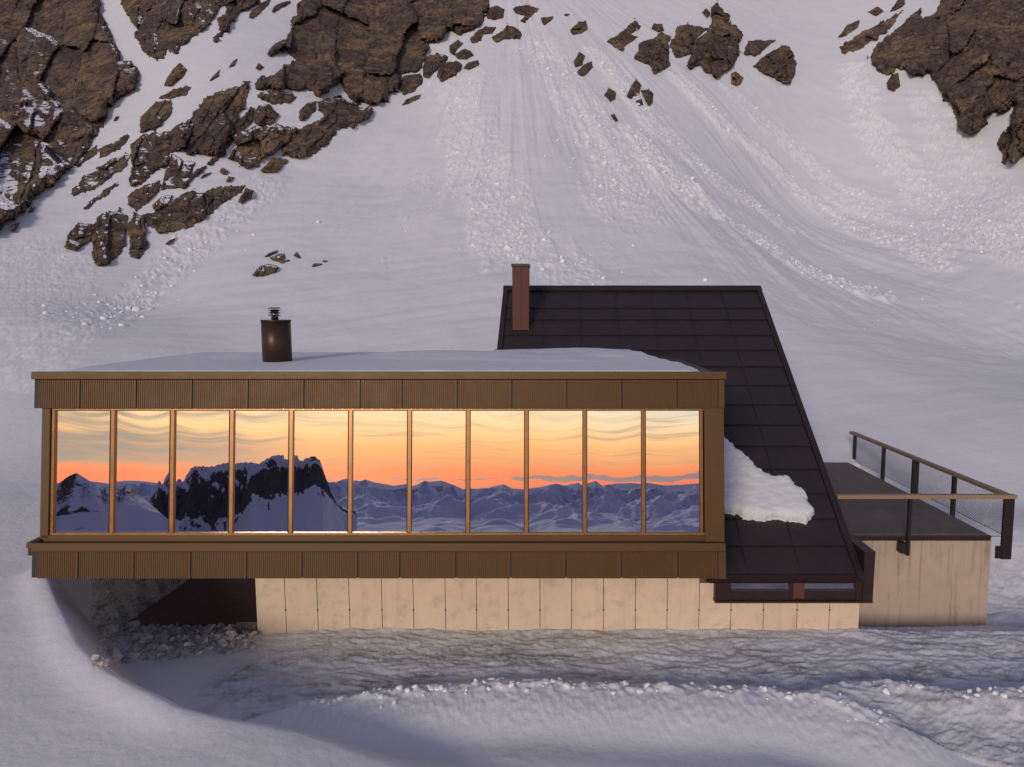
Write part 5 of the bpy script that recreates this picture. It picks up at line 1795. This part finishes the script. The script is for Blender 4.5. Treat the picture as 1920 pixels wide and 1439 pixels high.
MP1 = mat_peak('peak_rock', (0.55, 0.54, 0.66), (0.075, 0.066, 0.074), None, 0.05, 0.035)  # snow dimmed towards violet: the slopes' evening shade is mixed into the colour
MP2 = mat_peak('shaded_peak_snow', (0.52, 0.51, 0.64), (0.06, 0.05, 0.055), 0.74, 0.06, 0.016)  # same dimmed violet snow, shade painted into the base colour
MP3 = mat_peak('hazed_far_peaks', (0.60, 0.62, 0.76), (0.42, 0.43, 0.56), 0.62, 0.25, 0.004)  # pale blue rock close to the snow tone: distance haze painted into both
massif('rock_mountain', [(250, 968), (290, 930), (305, 915), (318, 900), (327, 908), (340, 890), (352, 878), (362, 874), (400, 872), (430, 868), (445, 866), (470, 864), (490, 866), (505, 858), (518, 853), (530, 850), (545, 852), (550, 860), (560, 861), (572, 854), (588, 852), (600, 860), (607, 873), (612, 888), (619, 905), (626, 922), (640, 950), (665, 968)],
       1200, 420, -0.36, MP1, [(230, 1010), (330, 1012), (400, 1008), (440, 985), (465, 950), (500, 958), (540, 945), (570, 935), (590, 922), (610, 925), (630, 948), (650, 965), (680, 975)], 'dark rocky mountain across the valley mirrored in the windows', 401, 420, 170, 1.0, 42)
massif('snow_mountain', [(20, 955), (60, 925), (95, 905), (112, 895), (130, 889), (145, 897), (155, 901), (180, 911), (200, 923), (215, 913), (228, 916), (242, 931), (256, 941), (275, 950), (300, 965), (330, 985)],
       950, 330, -0.36, MP2, -0.05, 'snow covered mountain shoulder beside the rocky mountain mirrored in the windows', 431, 320, 140, 0.22, 30)


def far_range():
    nx, ny = 640, 210
    ex, ey = np.meshgrid(np.linspace(-0.95, 0.60, nx), np.linspace(5200, 13000, ny))
    x, y = ex * ey, -ey
    cu, ce = crest_fn([(560, 906), (640, 905), (660, 899), (672, 901), (684, 898), (700, 904), (740, 914), (770, 909), (782, 904), (800, 906), (825, 905), (850, 911), (880, 918), (905, 919), (930, 914), (945, 911), (965, 918), (1000, 917), (1040, 909), (1062, 912), (1100, 904), (1118, 914), (1160, 908), (1200, 906), (1250, 910), (1330, 908), (1420, 905)], 11200)
    ec = np.interp(ex, cu, ce)
    zc_ = EYE + ey * ec
    rel = ridged(x / 1700, y / 1700, 6, 501, 0.48) / 1.8
    rel = np.clip(rel, 0, 1.05)
    rise = sst(5200, 10500, ey)
    base = -560 + 60 * rise
    z = base + (zc_ + 40 - base) * (0.22 + 0.78 * rise) * rel
    z = np.minimum(z, zc_ + 10 * fbm(x / 300, y / 300, 3, 505))
    # the crest itself
    z = np.maximum(z, np.where(np.abs(ey - 11200 + 500 * fbm(ex * 7, ex * 0, 2, 509)) < 500, zc_ - np.abs(ey - 11200) * 0.25, -999))
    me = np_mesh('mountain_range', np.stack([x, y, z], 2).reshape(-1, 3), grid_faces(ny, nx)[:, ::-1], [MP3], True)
    o = link_mesh('mountain_range', me, None, (0, -9000, -560))
    tag(o, 'distant blue mountain range mirrored in the windows', None, None, 'structure')


far_range()


def fog_sea():
    m, t, b = new_mat('valley_fog')
    b.inputs['Base Color'].default_value = (0.72, 0.72, 0.80, 1)
    b.inputs['Roughness'].default_value = 1.0
    b.inputs['Specular IOR Level'].default_value = 0.0
    nx, ny = 260, 200
    ex, ey = np.meshgrid(np.linspace(-0.55, 0.6, nx), np.linspace(1800, 9500, ny))
    x, y = ex * ey, -ey
    z = -450 + 45 * fbm(x / 900, y / 900, 4, 601) + 60 * np.exp(-((ey - 5200) / 900) ** 2) * fbm(x / 1400, y / 2500, 2, 607)
    z = z - 260 * sst(-0.30, -0.42, ex) 
    me = np_mesh('valley_fog', np.stack([x, y, z], 2).reshape(-1, 3), grid_faces(ny, nx)[:, ::-1], [m], True)
    o = link_mesh('valley_fog', me, None, (0, -5000, -400))
    tag(o, 'sea of white fog filling the valley mirrored in the windows', None, None, 'stuff')
    v = np.array([(-16000, 300, -700), (16000, 300, -700), (16000, -16000, -700), (-16000, -16000, -700)])
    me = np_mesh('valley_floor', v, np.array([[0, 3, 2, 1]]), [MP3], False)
    o = link_mesh('valley_floor', me)
    tag(o, 'valley floor far below the hut', None, None, 'structure')


fog_sea()
